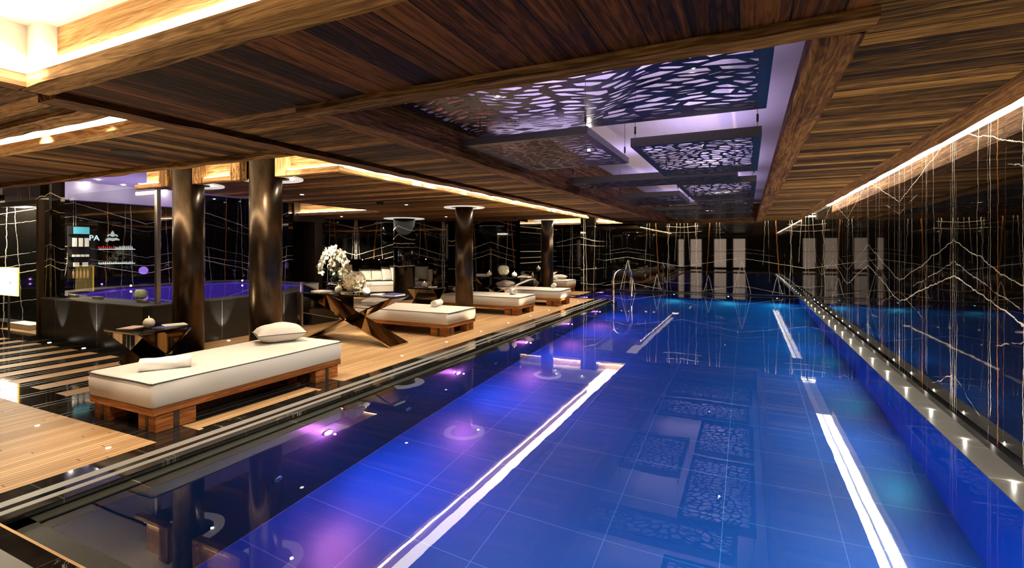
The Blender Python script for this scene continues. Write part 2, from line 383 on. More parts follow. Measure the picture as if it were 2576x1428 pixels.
LED = (1.0, 0.80, 0.52)
M['led'] = emit('warm_led_strip', LED, 22.0)
M['led_r1'] = emit('warm_led_near', LED, 13.0)
M['led_soft'] = emit('warm_led_soft', (1.0, 0.82, 0.56), 16.0)
M['led_white'] = emit('white_led_cove', (1.0, 0.90, 0.75), 14.0)
M['led_violet'] = emit('violet_led', (0.50, 0.30, 1.0), 6.0)
M['lamp'] = emit('lamp_face', (1.0, 0.93, 0.80), 40.0)
M['lamp_small'] = emit('small_lamp_face', (1.0, 0.92, 0.78), 3.5)
M['magenta'] = emit('magenta_lamp', (1.0, 0.35, 1.0), 90.0)
M['violet_lamp'] = emit('violet_lamp', (0.55, 0.2, 1.0), 30.0)
M['flame'] = emit('flame', (1.0, 0.55, 0.15), 12.0)
M['screen'] = emit('lit_screen', (0.85, 0.92, 1.0), 2.2)
M['lightbox'] = emit('lightbox_face', (1.0, 0.93, 0.80), 2.6)
M['gold_glow'] = emit('gold_glow', (1.0, 0.55, 0.08), 1.6)
M['sign_blue'] = emit('pale_blue_sign', (0.6, 0.75, 0.8), 0.7)
M['sign_silver'] = emit('silver_sign', (0.62, 0.66, 0.6), 0.35)
M['gold_txt'] = simple('gold_letters', (0.25, 0.16, 0.03), 0.4)

# ------------------------------------------------------------------ mesh builder
class MB:
    def __init__(s): s.v = []; s.f = []; s.sm = []
    def add(s, vs, fs, smooth=False):
        o = len(s.v); s.v += [tuple(p) for p in vs]
        for f in fs: s.f.append(tuple(i+o for i in f)); s.sm.append(smooth)
        return s
    def box(s, x0, x1, y0, y1, z0, z1):
        vs = [(x, y, z) for z in (z0, z1) for y in (y0, y1) for x in (x0, x1)]
        return s.add(vs, [(0, 2, 3, 1), (4, 5, 7, 6), (0, 1, 5, 4), (2, 6, 7, 3), (0, 4, 6, 2), (1, 3, 7, 5)])
    def prism(s, poly, z0, z1):
        n = len(poly)
        a = sum(poly[i][0]*poly[(i+1) % n][1]-poly[(i+1) % n][0]*poly[i][1] for i in range(n))
        if a < 0: poly = poly[::-1]
        vs = [(x, y, z0) for x, y in poly]+[(x, y, z1) for x, y in poly]
        fs = [tuple(range(n))[::-1], tuple(range(n, 2*n))]+[(i, (i+1) % n, (i+1) % n+n, i+n) for i in range(n)]
        return s.add(vs, fs)
    def hex(s, b, t):  # 4 bottom pts, 4 top pts
        return s.add(list(b)+list(t), [(3, 2, 1, 0), (4, 5, 6, 7), (0, 1, 5, 4), (1, 2, 6, 5), (2, 3, 7, 6), (3, 0, 4, 7)])
    def lathe(s, prof, cx=0, cy=0, seg=32, cz=0, cap=True):
        vs = []; fs = []
        n = len(prof)
        for i in range(seg):
            a = 2*PI*i/seg
            for r, z in prof: vs.append((cx+r*math.cos(a), cy+r*math.sin(a), cz+z))
        for i in range(seg):
            j = (i+1) % seg
            for k in range(n-1): fs.append((i*n+k, j*n+k, j*n+k+1, i*n+k+1))
        if cap:
            fs.append(tuple(i*n for i in range(seg))[::-1]); fs.append(tuple(i*n+n-1 for i in range(seg)))
        return s.add(vs, fs, True)
    def cyl(s, cx, cy, z0, z1, r, seg=24): return s.lathe([(r, z0), (r, z1)], cx, cy, seg)
    def tube(s, pts, r, seg=8, flat=None):
        pts = [Vector(p) for p in pts]; vs = []; fs = []
        up = Vector((0, 0, 1))
        for i, p in enumerate(pts):
            d = (pts[min(i+1, len(pts)-1)]-pts[max(i-1, 0)]).normalized()
            u = d.cross(up)
            if u.length < 1e-3: u = d.cross(Vector((1, 0, 0)))
            u.normalize(); w_ = u.cross(d).normalized()
            rr = r[i] if isinstance(r, (list, tuple)) else r
            for k in range(seg):
                a = 2*PI*k/seg+PI/4*(seg == 4)
                vs.append(p+(u*math.cos(a)*(flat or 1)+w_*math.sin(a))*rr)
        for i in range(len(pts)-1):
            for k in range(seg):
                j = (k+1) % seg
                fs.append((i*seg+k, i*seg+j, (i+1)*seg+j, (i+1)*seg+k))
        fs.append(tuple(range(seg))[::-1]); fs.append(tuple(range((len(pts)-1)*seg, len(pts)*seg)))
        return s.add(vs, fs, seg > 4)
    def sphere(s, c, r, seg=20, rings=12, sz=1.0):
        prof = [(max(1e-4, r*math.sin(PI*k/rings)), -r*sz*math.cos(PI*k/rings)) for k in range(rings+1)]
        return s.lathe(prof, c[0], c[1], seg, c[2], cap=False)
    def build(s, name, mat, parent=None, bevel=0, sub=0, loc=None, rz=None, bseg=2):
        me = bpy.data.meshes.new(name); me.from_pydata(s.v, [], s.f); me.update()
        for p, q in zip(me.polygons, s.sm): p.use_smooth = q
        me.materials.append(M[mat] if isinstance(mat, str) else mat)
        o = bpy.data.objects.new(name, me); COL.objects.link(o)
        if parent is not None: o.parent = parent
        if loc is not None: o.location = loc
        if rz is not None: o.rotation_euler = (0, 0, rz)
        if bevel:
            b = o.modifiers.new('bevel', 'BEVEL'); b.width = bevel; b.segments = bseg; b.limit_method = 'ANGLE'
            for p in me.polygons: p.use_smooth = True
            me.set_sharp_from_angle(angle=math.radians(50)) if hasattr(me, 'set_sharp_from_angle') else None
        if sub:
            b = o.modifiers.new('sub', 'SUBSURF'); b.levels = sub; b.render_levels = sub
        return o

def tag(o, label=None, cat=None, group=None, kind=None):
    if label: o['label'] = label
    if cat: o['category'] = cat
    if group: o['group'] = group
    if kind: o['kind'] = kind
    return o
def thing(name, label, cat, loc=(0, 0, 0), rz=0, group=None):
    o = bpy.data.objects.new(name, None); COL.objects.link(o)
    o.empty_display_size = 0.1
    o.location = loc; o.rotation_euler = (0, 0, rz)
    return tag(o, label, cat, group)
def struct(name, mb, mat, parent=None, **kw):
    o = mb.build(name, mat, parent, **kw)
    if parent is None: o['kind'] = 'structure'
    return o
def dup(root, loc, rz=0, label=None, group=None):
    r = root.copy(); COL.objects.link(r); r.location = loc; r.rotation_euler = (0, 0, rz)
    if label: r['label'] = label
    if group: r['group'] = group
    for ch in list(root.children):
        c = ch.copy(); COL.objects.link(c); c.parent = r
        for g in list(ch.children):
            e = g.copy(); COL.objects.link(e); e.parent = c
    return r
def light(name, kind, loc, energy, color, rot=None, size=0.1, spot=None, blend=0.5, target=None):
    l = bpy.data.lights.new(name, kind); l.energy = energy; l.color = color
    if kind == 'AREA': l.shape = 'RECTANGLE'; l.size, l.size_y = size if isinstance(size, tuple) else (size, size)
    else: l.shadow_soft_size = size
    if kind == 'SPOT': l.spot_size = math.radians(spot); l.spot_blend = blend
    o = bpy.data.objects.new(name, l); COL.objects.link(o); o.location = loc
    if target is not None:
        o.rotation_euler = (Vector(target)-Vector(loc)).to_track_quat('-Z', 'Y').to_euler()
    elif rot is not None: o.rotation_euler = rot
    return o
WARM = (1.0, 0.83, 0.62)

# =================================================================== FLOORS
WL = -0.05                      # water level
DX = -3.836                     # deck edge towards the pool
CZ = 2.5                        # ceiling
# marble deck (with holes left for the teak fields)
STRIPS = [(-4.475-0.56*k, -4.23-0.56*k) for k in range(0, 14)]
f = MB()
f.box(-4.28, DX, -2.0, 15.05, -0.03, 0)                       # band along the pool
f.box(-4.9, -4.28, 14.95, 15.05, -0.03, 0)
f.box(-17, -4.28, 2.36, 2.69, -0.03, 0); f.box(-17, -4.28, 4.0, 4.4, -0.03, 0)
xs = [-4.28]
for i, (a, b) in enumerate(STRIPS):
    hi = -4.28 if i == 0 else STRIPS[i-1][0]
    f.box(b if i else -4.28, hi if i else -4.28+0.0, 2.69, 4.0, -0.03, 0) if i else None
f.box(-17, STRIPS[-1][0], 2.69, 4.0, -0.03, 0)
f.box(-17, -5.0, 15.05, 19.2, -0.03, 0)
f.box(-4.28, 2.5, -4.4, 1.28, -0.03, 0)
struct('floor', f, 'floor_marble')
tk = MB(); tk.box(-17, -4.28, -4.4, 2.36, -0.03, -0.001); tk.box(-17, -4.28, 4.4, 14.95, -0.03, -0.001)
for i, (a, b) in enumerate(STRIPS):
    b2 = min(b, -4.281)
    tk.box(a, b2, 2.69, 4.0, -0.03, -0.001)
tk.box(-6.2, -5.1, 15.35, 15.65, 0.0005, 0.002); tk.box(-6.2, -5.1, 16.0, 17.4, 0.0005, 0.002)
struct('floor', tk, 'teak')
fr_ = MB()   # narrow frame board round the strip nearest the pool, laid flush
fr_.box(-4.475, -4.23, 2.67, 2.71, 0.0, 0.002); fr_.box(-4.475, -4.23, 3.98, 4.02, 0.0, 0.002)
struct('trim_1', fr_, 'teak')
# drain slots round the deck
sl = MB(); sl.box(-4.115, -4.03, 1.0, 15.0, -0.001, 0.0025); sl.box(-3.97, -3.915, 1.17, 15.0, -0.001, 0.0025)
sl.box(-4.115, 1.5, 0.92, 1.0, -0.001, 0.0025); sl.box(-3.97, 1.5, 1.10, 1.17, -0.001, 0.0025)
struct('trim_2', sl, 'slot')
ln = MB(); ln.box(-4.03, -3.97, 1.0, 15.0, -0.001, 0.0015)
struct('trim_3', ln, 'black_gloss')
M['vein_edge'] = simple('golden_stone_edge', (0.62, 0.36, 0.15), 0.2)
ln = MB(); ln.box(-3.84, 1.5, 1.268, 1.282, -0.02, 0.001)
struct('trim_40', ln, 'vein_edge')
mt = MB()                       # thin steel lines between the teak strips
for i in range(1, 13):
    c = STRIPS[i][1]+0.155
    mt.box(c-0.05, c-0.042, 2.36, 4.4, 0.0, 0.0015); mt.box(c+0.042, c+0.05, 2.36, 4.4, 0.0, 0.0015)
struct('trim_4', mt, 'steel')
# granite ledge of the pool (dry lip, then just under water)
lg = MB()
lg.box(-3.88, -3.75, 1.2, 15.09, -0.6, -0.045); lg.box(-3.75, -3.63, 1.42, 15.09, -0.6, -0.066)
lg.box(-3.88, 1.52, 1.20, 1.42, -0.6, -0.045)
lg.box(-5.05, -3.63, 15.0, 15.09, -0.6, -0.045)
struct('floor', lg, 'granite')
# basin
b = MB()
b.box(-3.70, -3.62, 1.42, 15.09, -1.62, -0.07); b.box(-3.70, 1.6, 1.34, 1.42, -1.62, -0.07)
b.box(-5.05, -3.62, 15.0, 15.10, -1.62, -0.07); b.box(-5.10, -5.0, 15.0, 18.9, -1.62, -0.03); b.box(-5.1, 1.9, 18.85, 18.95, -1.62, 0.0)
struct('wall_pool', b, 'pool_black')
b = MB(); b.box(-5.1, 1.6, 1.34, 18.95, -1.62, -1.55)
struct('floor', b, 'pool_floor')
b = MB(); b.box(1.52, 1.56, 1.42, 18.9, -1.6, -0.052)
struct('wall_pool', b, 'pool_blue')
b = MB(); b.box(1.522, 1.75, -0.5, 18.9, -0.6, -0.046)
struct('floor', b, 'weir')
b = MB(); b.box(1.745, 1.785, -0.5, 18.9, -0.6, 0.012)
struct('baseboard_right', b, 'black_gloss')
b = MB(); b.box(-5.0, 1.6, 18.80, 18.86, -0.6, -0.02)
struct('baseboard_back', b, 'black_gloss')
wt = MB()
wt.add([(-3.755, 1.418, WL), (1.5215, 1.418, WL), (1.5215, 15.095, WL), (-3.755, 15.095, WL)], [(0, 1, 2, 3)])
wt.add([(-5.0, 15.095, WL), (1.5215, 15.095, WL), (1.5215, 18.85, WL), (-5.0, 18.85, WL)], [(0, 1, 2, 3)])
tag(wt.build('pool_water', 'water'), 'still dark blue water filling the long swimming pool', 'water', kind='stuff')

# =================================================================== WALLS
b = MB(); b.box(1.78, 1.9, -4.5, 19.0, -0.1, 3.3); struct('wall_right', b, 'marble_right')
b = MB(); b.box(-5.2, 1.9, 18.9, 19.05, -0.1, 3.3); struct('wall_back', b, 'marble_back')
b = MB(); b.box(-5.6, -5.0, 17.7, 18.95, -0.03, 3.3); struct('wall_corner', b, 'marble_far')
b = MB(); b.box(-7.1, -5.5, 18.9, 19.05, -0.03, 3.3); struct('wall_alcove', b, 'marble_far')
b = MB(); b.box(-9.0, -7.0, 15.2, 15.35, 0, 3.3); b.box(-7.1, -7.0, 15.2, 19.0, 0, 3.3); struct('wall_alcove', b, 'marble_mid')
b = MB(); b.box(-9.35, -8.9, 14.5, 15.3, 0, 3.3); struct('wall_corner', b, 'marble_far')
# wall with the sofa niche, running obliquely
TX, TY = 0.686, 0.728; NX, NY = 0.728, -0.686
def wpt(s_, y_): return (-12.9+TX*s_-NX*y_, 10.9+TY*s_-NY*y_)
def wbox(mb, s0, s1, y0, y1, z0, z1): mb.prism([wpt(s0, y0), wpt(s1, y0), wpt(s1, y1), wpt(s0, y1)], z0, z1)
b = MB(); wbox(b, 0, 5.0, 0, 1.1, 1.22, 3.3); wbox(b, 0, 1.4, 0, 1.1, 0, 1.22); wbox(b, 4.56, 5.1, 0, 1.1, 0, 1.22)
struct('wall_niche', b, 'marble_sofa')
b = MB(); wbox(b, 1.3, 4.7, 1.05, 1.15, 0, 1.3); struct('wall_niche', b, 'black_gloss')
for k in range(6):
    p = wpt(1.7+0.52*k, -0.012)
    l = MB().sphere((p[0], p[1], 1.20), 0.014, 8, 6)
    tag(l.build('niche_spotlight', 'lamp_small'), 'tiny spotlight on the edge above the sofa niche', 'light', 'tiny lights above the sofa niche')
# left: hot tub recess walls, door portal, entrance wall
b = MB(); b.box(-13.35, -13.2, 4.3, 9.7, 0, 3.3); struct('wall_left', b, 'marble_ly')
b = MB(); b.box(-13.3, -11.35, 9.6, 9.75, 0, 3.3); struct('wall_left', b, 'marble_lx')
b = MB(); b.box(-11.52, -10.95, 4.46, 4.52, 0, 3.3); struct('wall_left', b, 'marble_lx')
b = MB(); b.box(-13.0, -11.4, 10.55, 10.85, 0, 2.32); b.box(-13.0, -11.3, 9.75, 10.85, 2.32, 3.3)
struct('wall_portal', b, 'door_bronze')
b = MB(); b.box(-12.5, -11.9, 10.50, 10.54, 0, 2.25); b.box(-11.86, -11.45, 10.50, 10.54, 0, 2.25); struct('door_2', b, 'door_bronze')
b = MB(); b.box(-17, -16.9, -4.5, 4.2, 0, 3.3); struct('wall_far_left', b, 'black_gloss')
b = MB(); b.box(-17, -16.9, 4.2, 9, 0, 3.3); b.box(-17, -13.4, 7.6, 7.7, 0, 3.3); struct('wall_far_left', b, 'plaster')
b = MB(); b.box(-17, -11.52, 4.40, 4.52, 2.45, 3.3); struct('wall_left', b, 'marble_lx')

# ---- rear wall behind the viewer, with lit openings that mirror in the far marble
b = MB()
ops = [(-5.15, -4.65), (-4.2, -3.3), (-2.4, -1.5), (-1.0, -0.15)]
x0 = -17
for a, c in ops:
    b.box(x0, a, -4.5, -4.35, 0, 3.3); b.box(a, c, -4.5, -4.35, 2.35, 3.3); b.box(a, c, -4.5, -4.35, 0, 0.1); x0 = c
b.box(x0, 1.9, -4.5, -4.35, 0, 3.3)
struct('wall_rear', b, 'black_matt')
M['rear_lit'] = emit('lit_room_beyond', (1.0, 0.74, 0.55), 1.9)
for i, (a, c) in enumerate(ops):
    g = MB(); g.box(a, c, -5.2, -5.15, 0.1, 2.35)
    o = struct('window_%d' % (i+2), g, 'rear_lit')
    s2 = MB(); s2.box(a, c, -5.0, -4.7, 1.35, 1.38); s2.build('shelf', 'black_matt', o)

# =================================================================== CEILING
TOP = 3.25
def slab(mat, x0, x1, y0, y1, z0=CZ, z1=TOP, name='ceiling'):
    m = MB(); m.box(x0, x1, y0, y1, z0, z1); return struct(name, m, mat)
slab('ceil_y', -3.77, 0.44, 1.50, 2.36)
slab('ceil_x', -3.77, -2.72, 2.36, 18.72)
slab('ceil_rx', 0.44, 1.34, -4.4, 18.72)
slab('ceil_y', -0.4, 0.44, -4.4, 1.50)
slab('ceil_x', -17, -0.4, -4.4, -1.6)
slab('ceil_x', -17, -3.93, -1.6, 1.88)
slab('ceil_y2', -17, -3.93, 2.30, 3.36)
slab('ceil_x', -8.4, -4.47, 4.78, 14.7)
# strip of soffit at the front edge, notched for the two columns
slab('ceil_x', -8.4, -7.76, 4.5, 4.78); slab('ceil_x', -7.10, -6.15, 4.5, 4.78); slab('ceil_x', -5.42, -4.47, 4.5, 4.78)
slab('ceil_x', -14, -8.4, 9.96, 16.0); slab('ceil_x', -8.4, -7.0, 14.7, 16.0)
slab('ceil_x', -7.1, -3.77, 18.0, 18.9); slab('ceil_x', -3.9, -3.77, 14.0, 18.0)
slab('plaster_cool', -17, -13.0, 3.5, 7.8, 2.6)
# plaster caps of the recesses
def cap(mat, x0, x1, y0, y1, z): slab(mat, x0, x1, y0, y1, z, z+0.05)
cap('plaster', -3.95, -0.35, -1.65, 1.55, 2.86)
cap('plaster', -17, -3.9, 1.82, 2.4, 2.74)
cap('plaster', -14, -3.9, 3.35, 4.9, 3.0)
cap('plaster_cool', -14, -8.35, 4.85, 10.0, 3.0)
M['glow_cap'] = emit('glowing_slot_ceiling', (1.0, 0.86, 0.68), 5.0)  # slot ceilings emit by themselves, in place of plaster lit by the strips
cap('glow_cap', -4.45, -3.95, 4.55, 14.72, 2.76)
cap('glow_cap', -4.7, -3.95, 14.72, 17.95, 2.77)
cap('plaster', -4.5, -3.8, 4.45, 14.75, 2.78)
cap('plaster', -7.05, -3.8, 14.65, 18.05, 2.80)
cap('plaster_cool', -2.75, 0.5, 2.3, 18.8, 3.12)
cap('plaster', 1.33, 1.8, -4.4, 18.9, 2.70)
cap('black_matt', -17.1, 2.0, -5.3, 19.2, 3.26)
# recess side wall seen as white plaster at top left
b = MB(); b.box(-3.90, -3.82, -1.6, 1.5, 2.50, 2.86); b.box(-3.82, -3.685, 1.40, 1.50, 2.56, 2.86); struct('wall_recess', b, 'plaster')
# beams
def beam(name, mat, x0, x1, y0, y1, z0, z1, wob=0.006, along=None):
    """hand hewn beam: long box cut in segments with slightly irregular arrises"""
    m = MB(); L = (x1-x0) if along == 'X' else (y1-y0)
    n = max(2, min(90, int(L/0.22)))
    rings = []
    for i in range(n+1):
        p = i/n; j = lambda: random.uniform(-wob, wob)
        if along == 'X':
            x = x0+(x1-x0)*p
            rings.append([(x, y0+j(), z0+j()), (x, y1+j(), z0+j()), (x, y1, z1), (x, y0, z1)])
        else:
            y = y0+(y1-y0)*p
            rings.append([(x1+j(), y, z0+j()), (x0+j(), y, z0+j()), (x0, y, z1), (x1, y, z1)])
    vs = [q for r_ in rings for q in r_]; fs = []
    for i in range(n):
        for k in range(4):
            a = i*4+k; c = i*4+(k+1) % 4
            fs.append((a, c, c+4, a+4))
    fs.append((3, 2, 1, 0)); fs.append((n*4, n*4+1, n*4+2, n*4+3))
    m.add(vs, fs); o = struct(name, m, mat); return o
# frame of the pool opening
beam('trim_5', 'beam_x', -2.72, 0.47, 2.36, 2.49, 2.455, 3.1, along='X')
beam('trim_6', 'beam_y', -2.73, -2.56, 2.49, 18.7, 2.455, 3.12, 0.008)
beam('trim_7', 'beam_y', 0.255, 0.45, 2.49, 18.7, 2.45, 2.56, 0.010)
beam('trim_8', 'beam_x', -2.72, 0.45, 18.5, 18.7, 2.47, 3.1, along='X')
# right hand beam beside the light slot
beam('trim_9', 'beam_y', 1.334, 1.563, -4.4, 18.75, 2.50, 2.70, 0.006)
# long beam between the two coffers
beam('trim_10', 'beam_y', -3.95, -3.74, 1.5, 18.0, 2.455, 2.75, 0.008)
beam('trim_11', 'beam_x', -11.4, -3.95, 3.30, 3.42, 2.45, 3.0, 0.010, along='X')
beam('trim_12', 'beam_x', -17, -3.95, 1.73, 1.90, 2.465, 2.74, 0.006, along='X')
# lips carrying the light strips
def lip(name, mat, x0, x1, y0, y1, z0, z1, along): return beam(name, mat, x0, x1, y0, y1, z0, z1, 0.004, along)
lip('trim_13', 'beam_x', -3.80, -0.4, 1.36, 1.50, 2.475, 2.55, 'X')
lip('trim_14', 'beam_y', -3.83, -3.72, -1.6, 1.36, 2.475, 2.55, 'Y')
lip('trim_15', 'fascia_x', -17, -3.95, 2.16, 2.30, 2.48, 2.54, 'X')
lip('trim_16', 'fascia_y', -4.47, -4.39, 4.43, 14.72, 2.48, 2.535, 'Y')
for i, (a, c) in enumerate([(-8.60, -7.94), (-6.94, -6.33), (-5.26, -4.39)]):
    lip('trim_%d' % (17+i), 'fascia_x', a, c, 4.42, 4.51, 2.48, 2.545, 'X')
lip('trim_20', 'fascia_x', -12.9, -8.4, 9.88, 9.97, 2.48, 2.55, 'X')
lip('trim_21', 'fascia_x', -7.0, -3.95, 17.92, 18.02, 2.48, 2.55, 'X')
# fascias (thin boards in front of the slab sides)
def fas(n, mat, x0, x1, y0, y1, z0=2.5, z1=3.0):
    m = MB(); m.box(x0, x1, y0, y1, z0, z1); return struct('trim_%d' % n, m, mat)
fas(22, 'fascia_x', -3.68, -0.4, 1.485, 1.50, 2.5, 2.86)
fas(23, 'fascia_x', -17, -3.95, 2.285, 2.30, 2.5, 2.74)
fas(24, 'fascia_y', -4.47, -4.455, 4.5, 14.7, 2.5, 2.8)
for i, (a, c) in enumerate([(-8.4, -7.90), (-6.98, -6.29), (-5.30, -4.455)]):
    fas(25+i, 'fascia_x', a, c, 4.485, 4.50, 2.5, 3.0)
fas(28, 'fascia_x', -13.2, -8.4, 9.945, 9.96, 2.5, 3.0)
fas(29, 'fascia_y', -8.415, -8.40, 4.5, 9.96, 2.5, 3.0)
fas(30, 'fascia_x', -7.0, -3.95, 17.985, 18.0, 2.5, 2.8)
fas(31, 'fascia_x', -7.0, -4.455, 14.70, 14.715, 2.5, 2.8)
# posts and metal backs round the two column notches
for i, (pa, pb) in enumerate([((-7.94, -7.73), (-7.14, -6.94)), ((-6.33, -6.12), (-5.45, -5.26))]):
    for j, (a, c) in enumerate((pa, pb)):
        m = MB(); m.box(a, c, 4.40, 4.52, 2.475, 3.0); struct('trim_%d' % (32+2*i+j), m, 'post', bevel=0.006)
    m = MB(); m.box(pa[1], pb[0], 4.76, 4.78, 2.5, 3.0); m.box(pa[1]-.02, pa[1], 4.5, 4.77, 2.5, 3.0); m.box(pb[0], pb[0]+.02, 4.5, 4.77, 2.5, 3.0)
    struct('trim_%d' % (36+i), m, 'bronze')

# LED strips (light sources lying on the lips, one added behind the cross beam)
def led(x0, x1, y0, y1, z0, z1, mat='led', nm='warm light strip lying on the lip of a ceiling coffer'):
    m = MB(); m.box(x0, x1, y0, y1, z0, z1); o = m.build('light_strip', mat); return tag(o, nm, 'light strip')
led(-3.68, -0.42, 1.465, 1.483, 2.62, 2.672, 'led_r1', nm='warm light strip in the big coffer at the top left, along its far side')
led(-3.815, -3.80, -1.6, 1.30, 2.62, 2.672, 'led_r1', nm='warm light strip in the big coffer at the top left, along its left side')
led(-16.9, -3.97, 2.272, 2.284, 2.59, 2.652, 'led_r1', nm='warm light strip in the narrow ceiling slot at the left')
led(-4.453, -4.437, 4.5, 14.7, 2.548, 2.62, nm='long warm light strip along the coffer beside the daybeds')
for k, (a, c) in enumerate([(-8.4, -7.96), (-6.92, -6.35), (-5.24, -4.47)]):
    led(a, c, 4.435, 4.483, 2.548, 2.56, 'led_soft', nm=['short light strip left of the left bronze column', 'short light strip between the two front bronze columns', 'short light strip right of the right front bronze column'][k])
led(-12.9, -8.42, 9.895, 9.943, 2.552, 2.566, 'led', nm='warm light strip in the coffer behind the front columns')
led(-11.0, -3.97, 3.421, 3.44, 2.62, 2.68, 'led', nm='added warm light strip hidden behind the cross beam in front of the two bronze columns')  # added to brighten the recess ceiling and fascias
led(-7.0, -3.98, 17.93, 17.983, 2.552, 2.566, 'led', nm='warm light strip in the far coffer beside the back wall')
led(-3.7, 1.75, 18.74, 18.78, 2.60, 2.64, 'led_soft', nm='thin light strip along the top of the far marble wall')
led(1.60, 1.76, -2.0, 15.2, 2.68, 2.695, 'led_white', nm='long white light strip between the right beam and the marble wall')
light('tub_ceiling_wash', 'AREA', (-11.6, 6.9, 2.2), 8, (0.60, 0.46, 1.0), rot=(PI, 0, 0), size=(1.5, 3.5))

# small bulbs set in the slot along the right wall
for k in range(13):
    m = MB().sphere((1.68, 1.2+1.15*k, 2.665), 0.017, 8, 6)
    tag(m.build('slot_spotlight', 'lamp'), 'tiny bright spotlight in the slot above the right marble wall', 'light', 'tiny spotlights in the right slot')

# =================================================================== COLUMNS
def column(x, y, label, z1=CZ, r=0.2, ring=True, arc=False):
    t = thing('bronze_column', label, 'column', (x, y, 0))
    MB().lathe([(r, 0), (r, z1)], seg=48).build('shaft', 'bronze', t)
    if ring:
        zr = CZ
        a0, a1 = (0.02, PI-0.02) if arc else (0, 2*PI)
        if arc: a0, a1 = -0.06, PI+0.06
        n = 40; m = MB(); vs = []; fs = []
        for i in range(n+1):
            q = a0+(a1-a0)*i/n
            for rr, zz in ((r+0.12, zr-0.002), (r+0.12, zr-0.02), (r+0.26, zr-0.02), (r+0.26, zr-0.002)): vs.append((rr*math.cos(q), rr*math.sin(q), zz))
        for i in range(n):
            for k in range(3): fs.append((i*4+k, i*4+k+1, i*4+k+5, i*4+k+4))
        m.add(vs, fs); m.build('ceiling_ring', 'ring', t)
    m = MB(); m.lathe([(r+0.002, 0.0), (r+0.002, 0.012), (r+0.07, 0.008), (r+0.07, 0.0)], seg=48, cap=False); m.build('floor_collar', 'black_gloss', t)
    return t
column(-7.43, 4.53, 'bronze column on the left, standing behind the small mirrored side table', 3.0, arc=True)
column(-5.78, 4.53, 'widest bronze column, standing just behind the nearest daybed', 3.0, arc=True)
column(-5.79, 9.65, 'bronze column between the second and third daybeds with a white ceiling ring')
column(-5.95, 15.2, 'farthest bronze column, near the end of the row of daybeds')
for (x, y) in [(-7.15, 4.70), (-5.50, 4.70), (-5.55, 9.86), (-5.70, 15.38)]:
    m = MB().cyl(x, y, 2.470, 2.479, 0.022, 16)
    tag(m.build('column_downlight', 'lamp'), 'small round downlight set in the white ring of a bronze column', 'light', 'downlights in the column rings')
t = thing('marble_pillar', 'round black marble pillar with white veins in front of the sofa', 'pillar', (-9.6, 12.4, 0))
MB().lathe([(0.33, 0), (0.33, CZ)], seg=40).build('shaft', 'marble_pillar', t)
m = MB(); m.lathe([(0.34, 2.478), (0.62, 2.478), (0.62, 2.497)], seg=40, cap=False); m.build('ceiling_collar', 'ring', t)

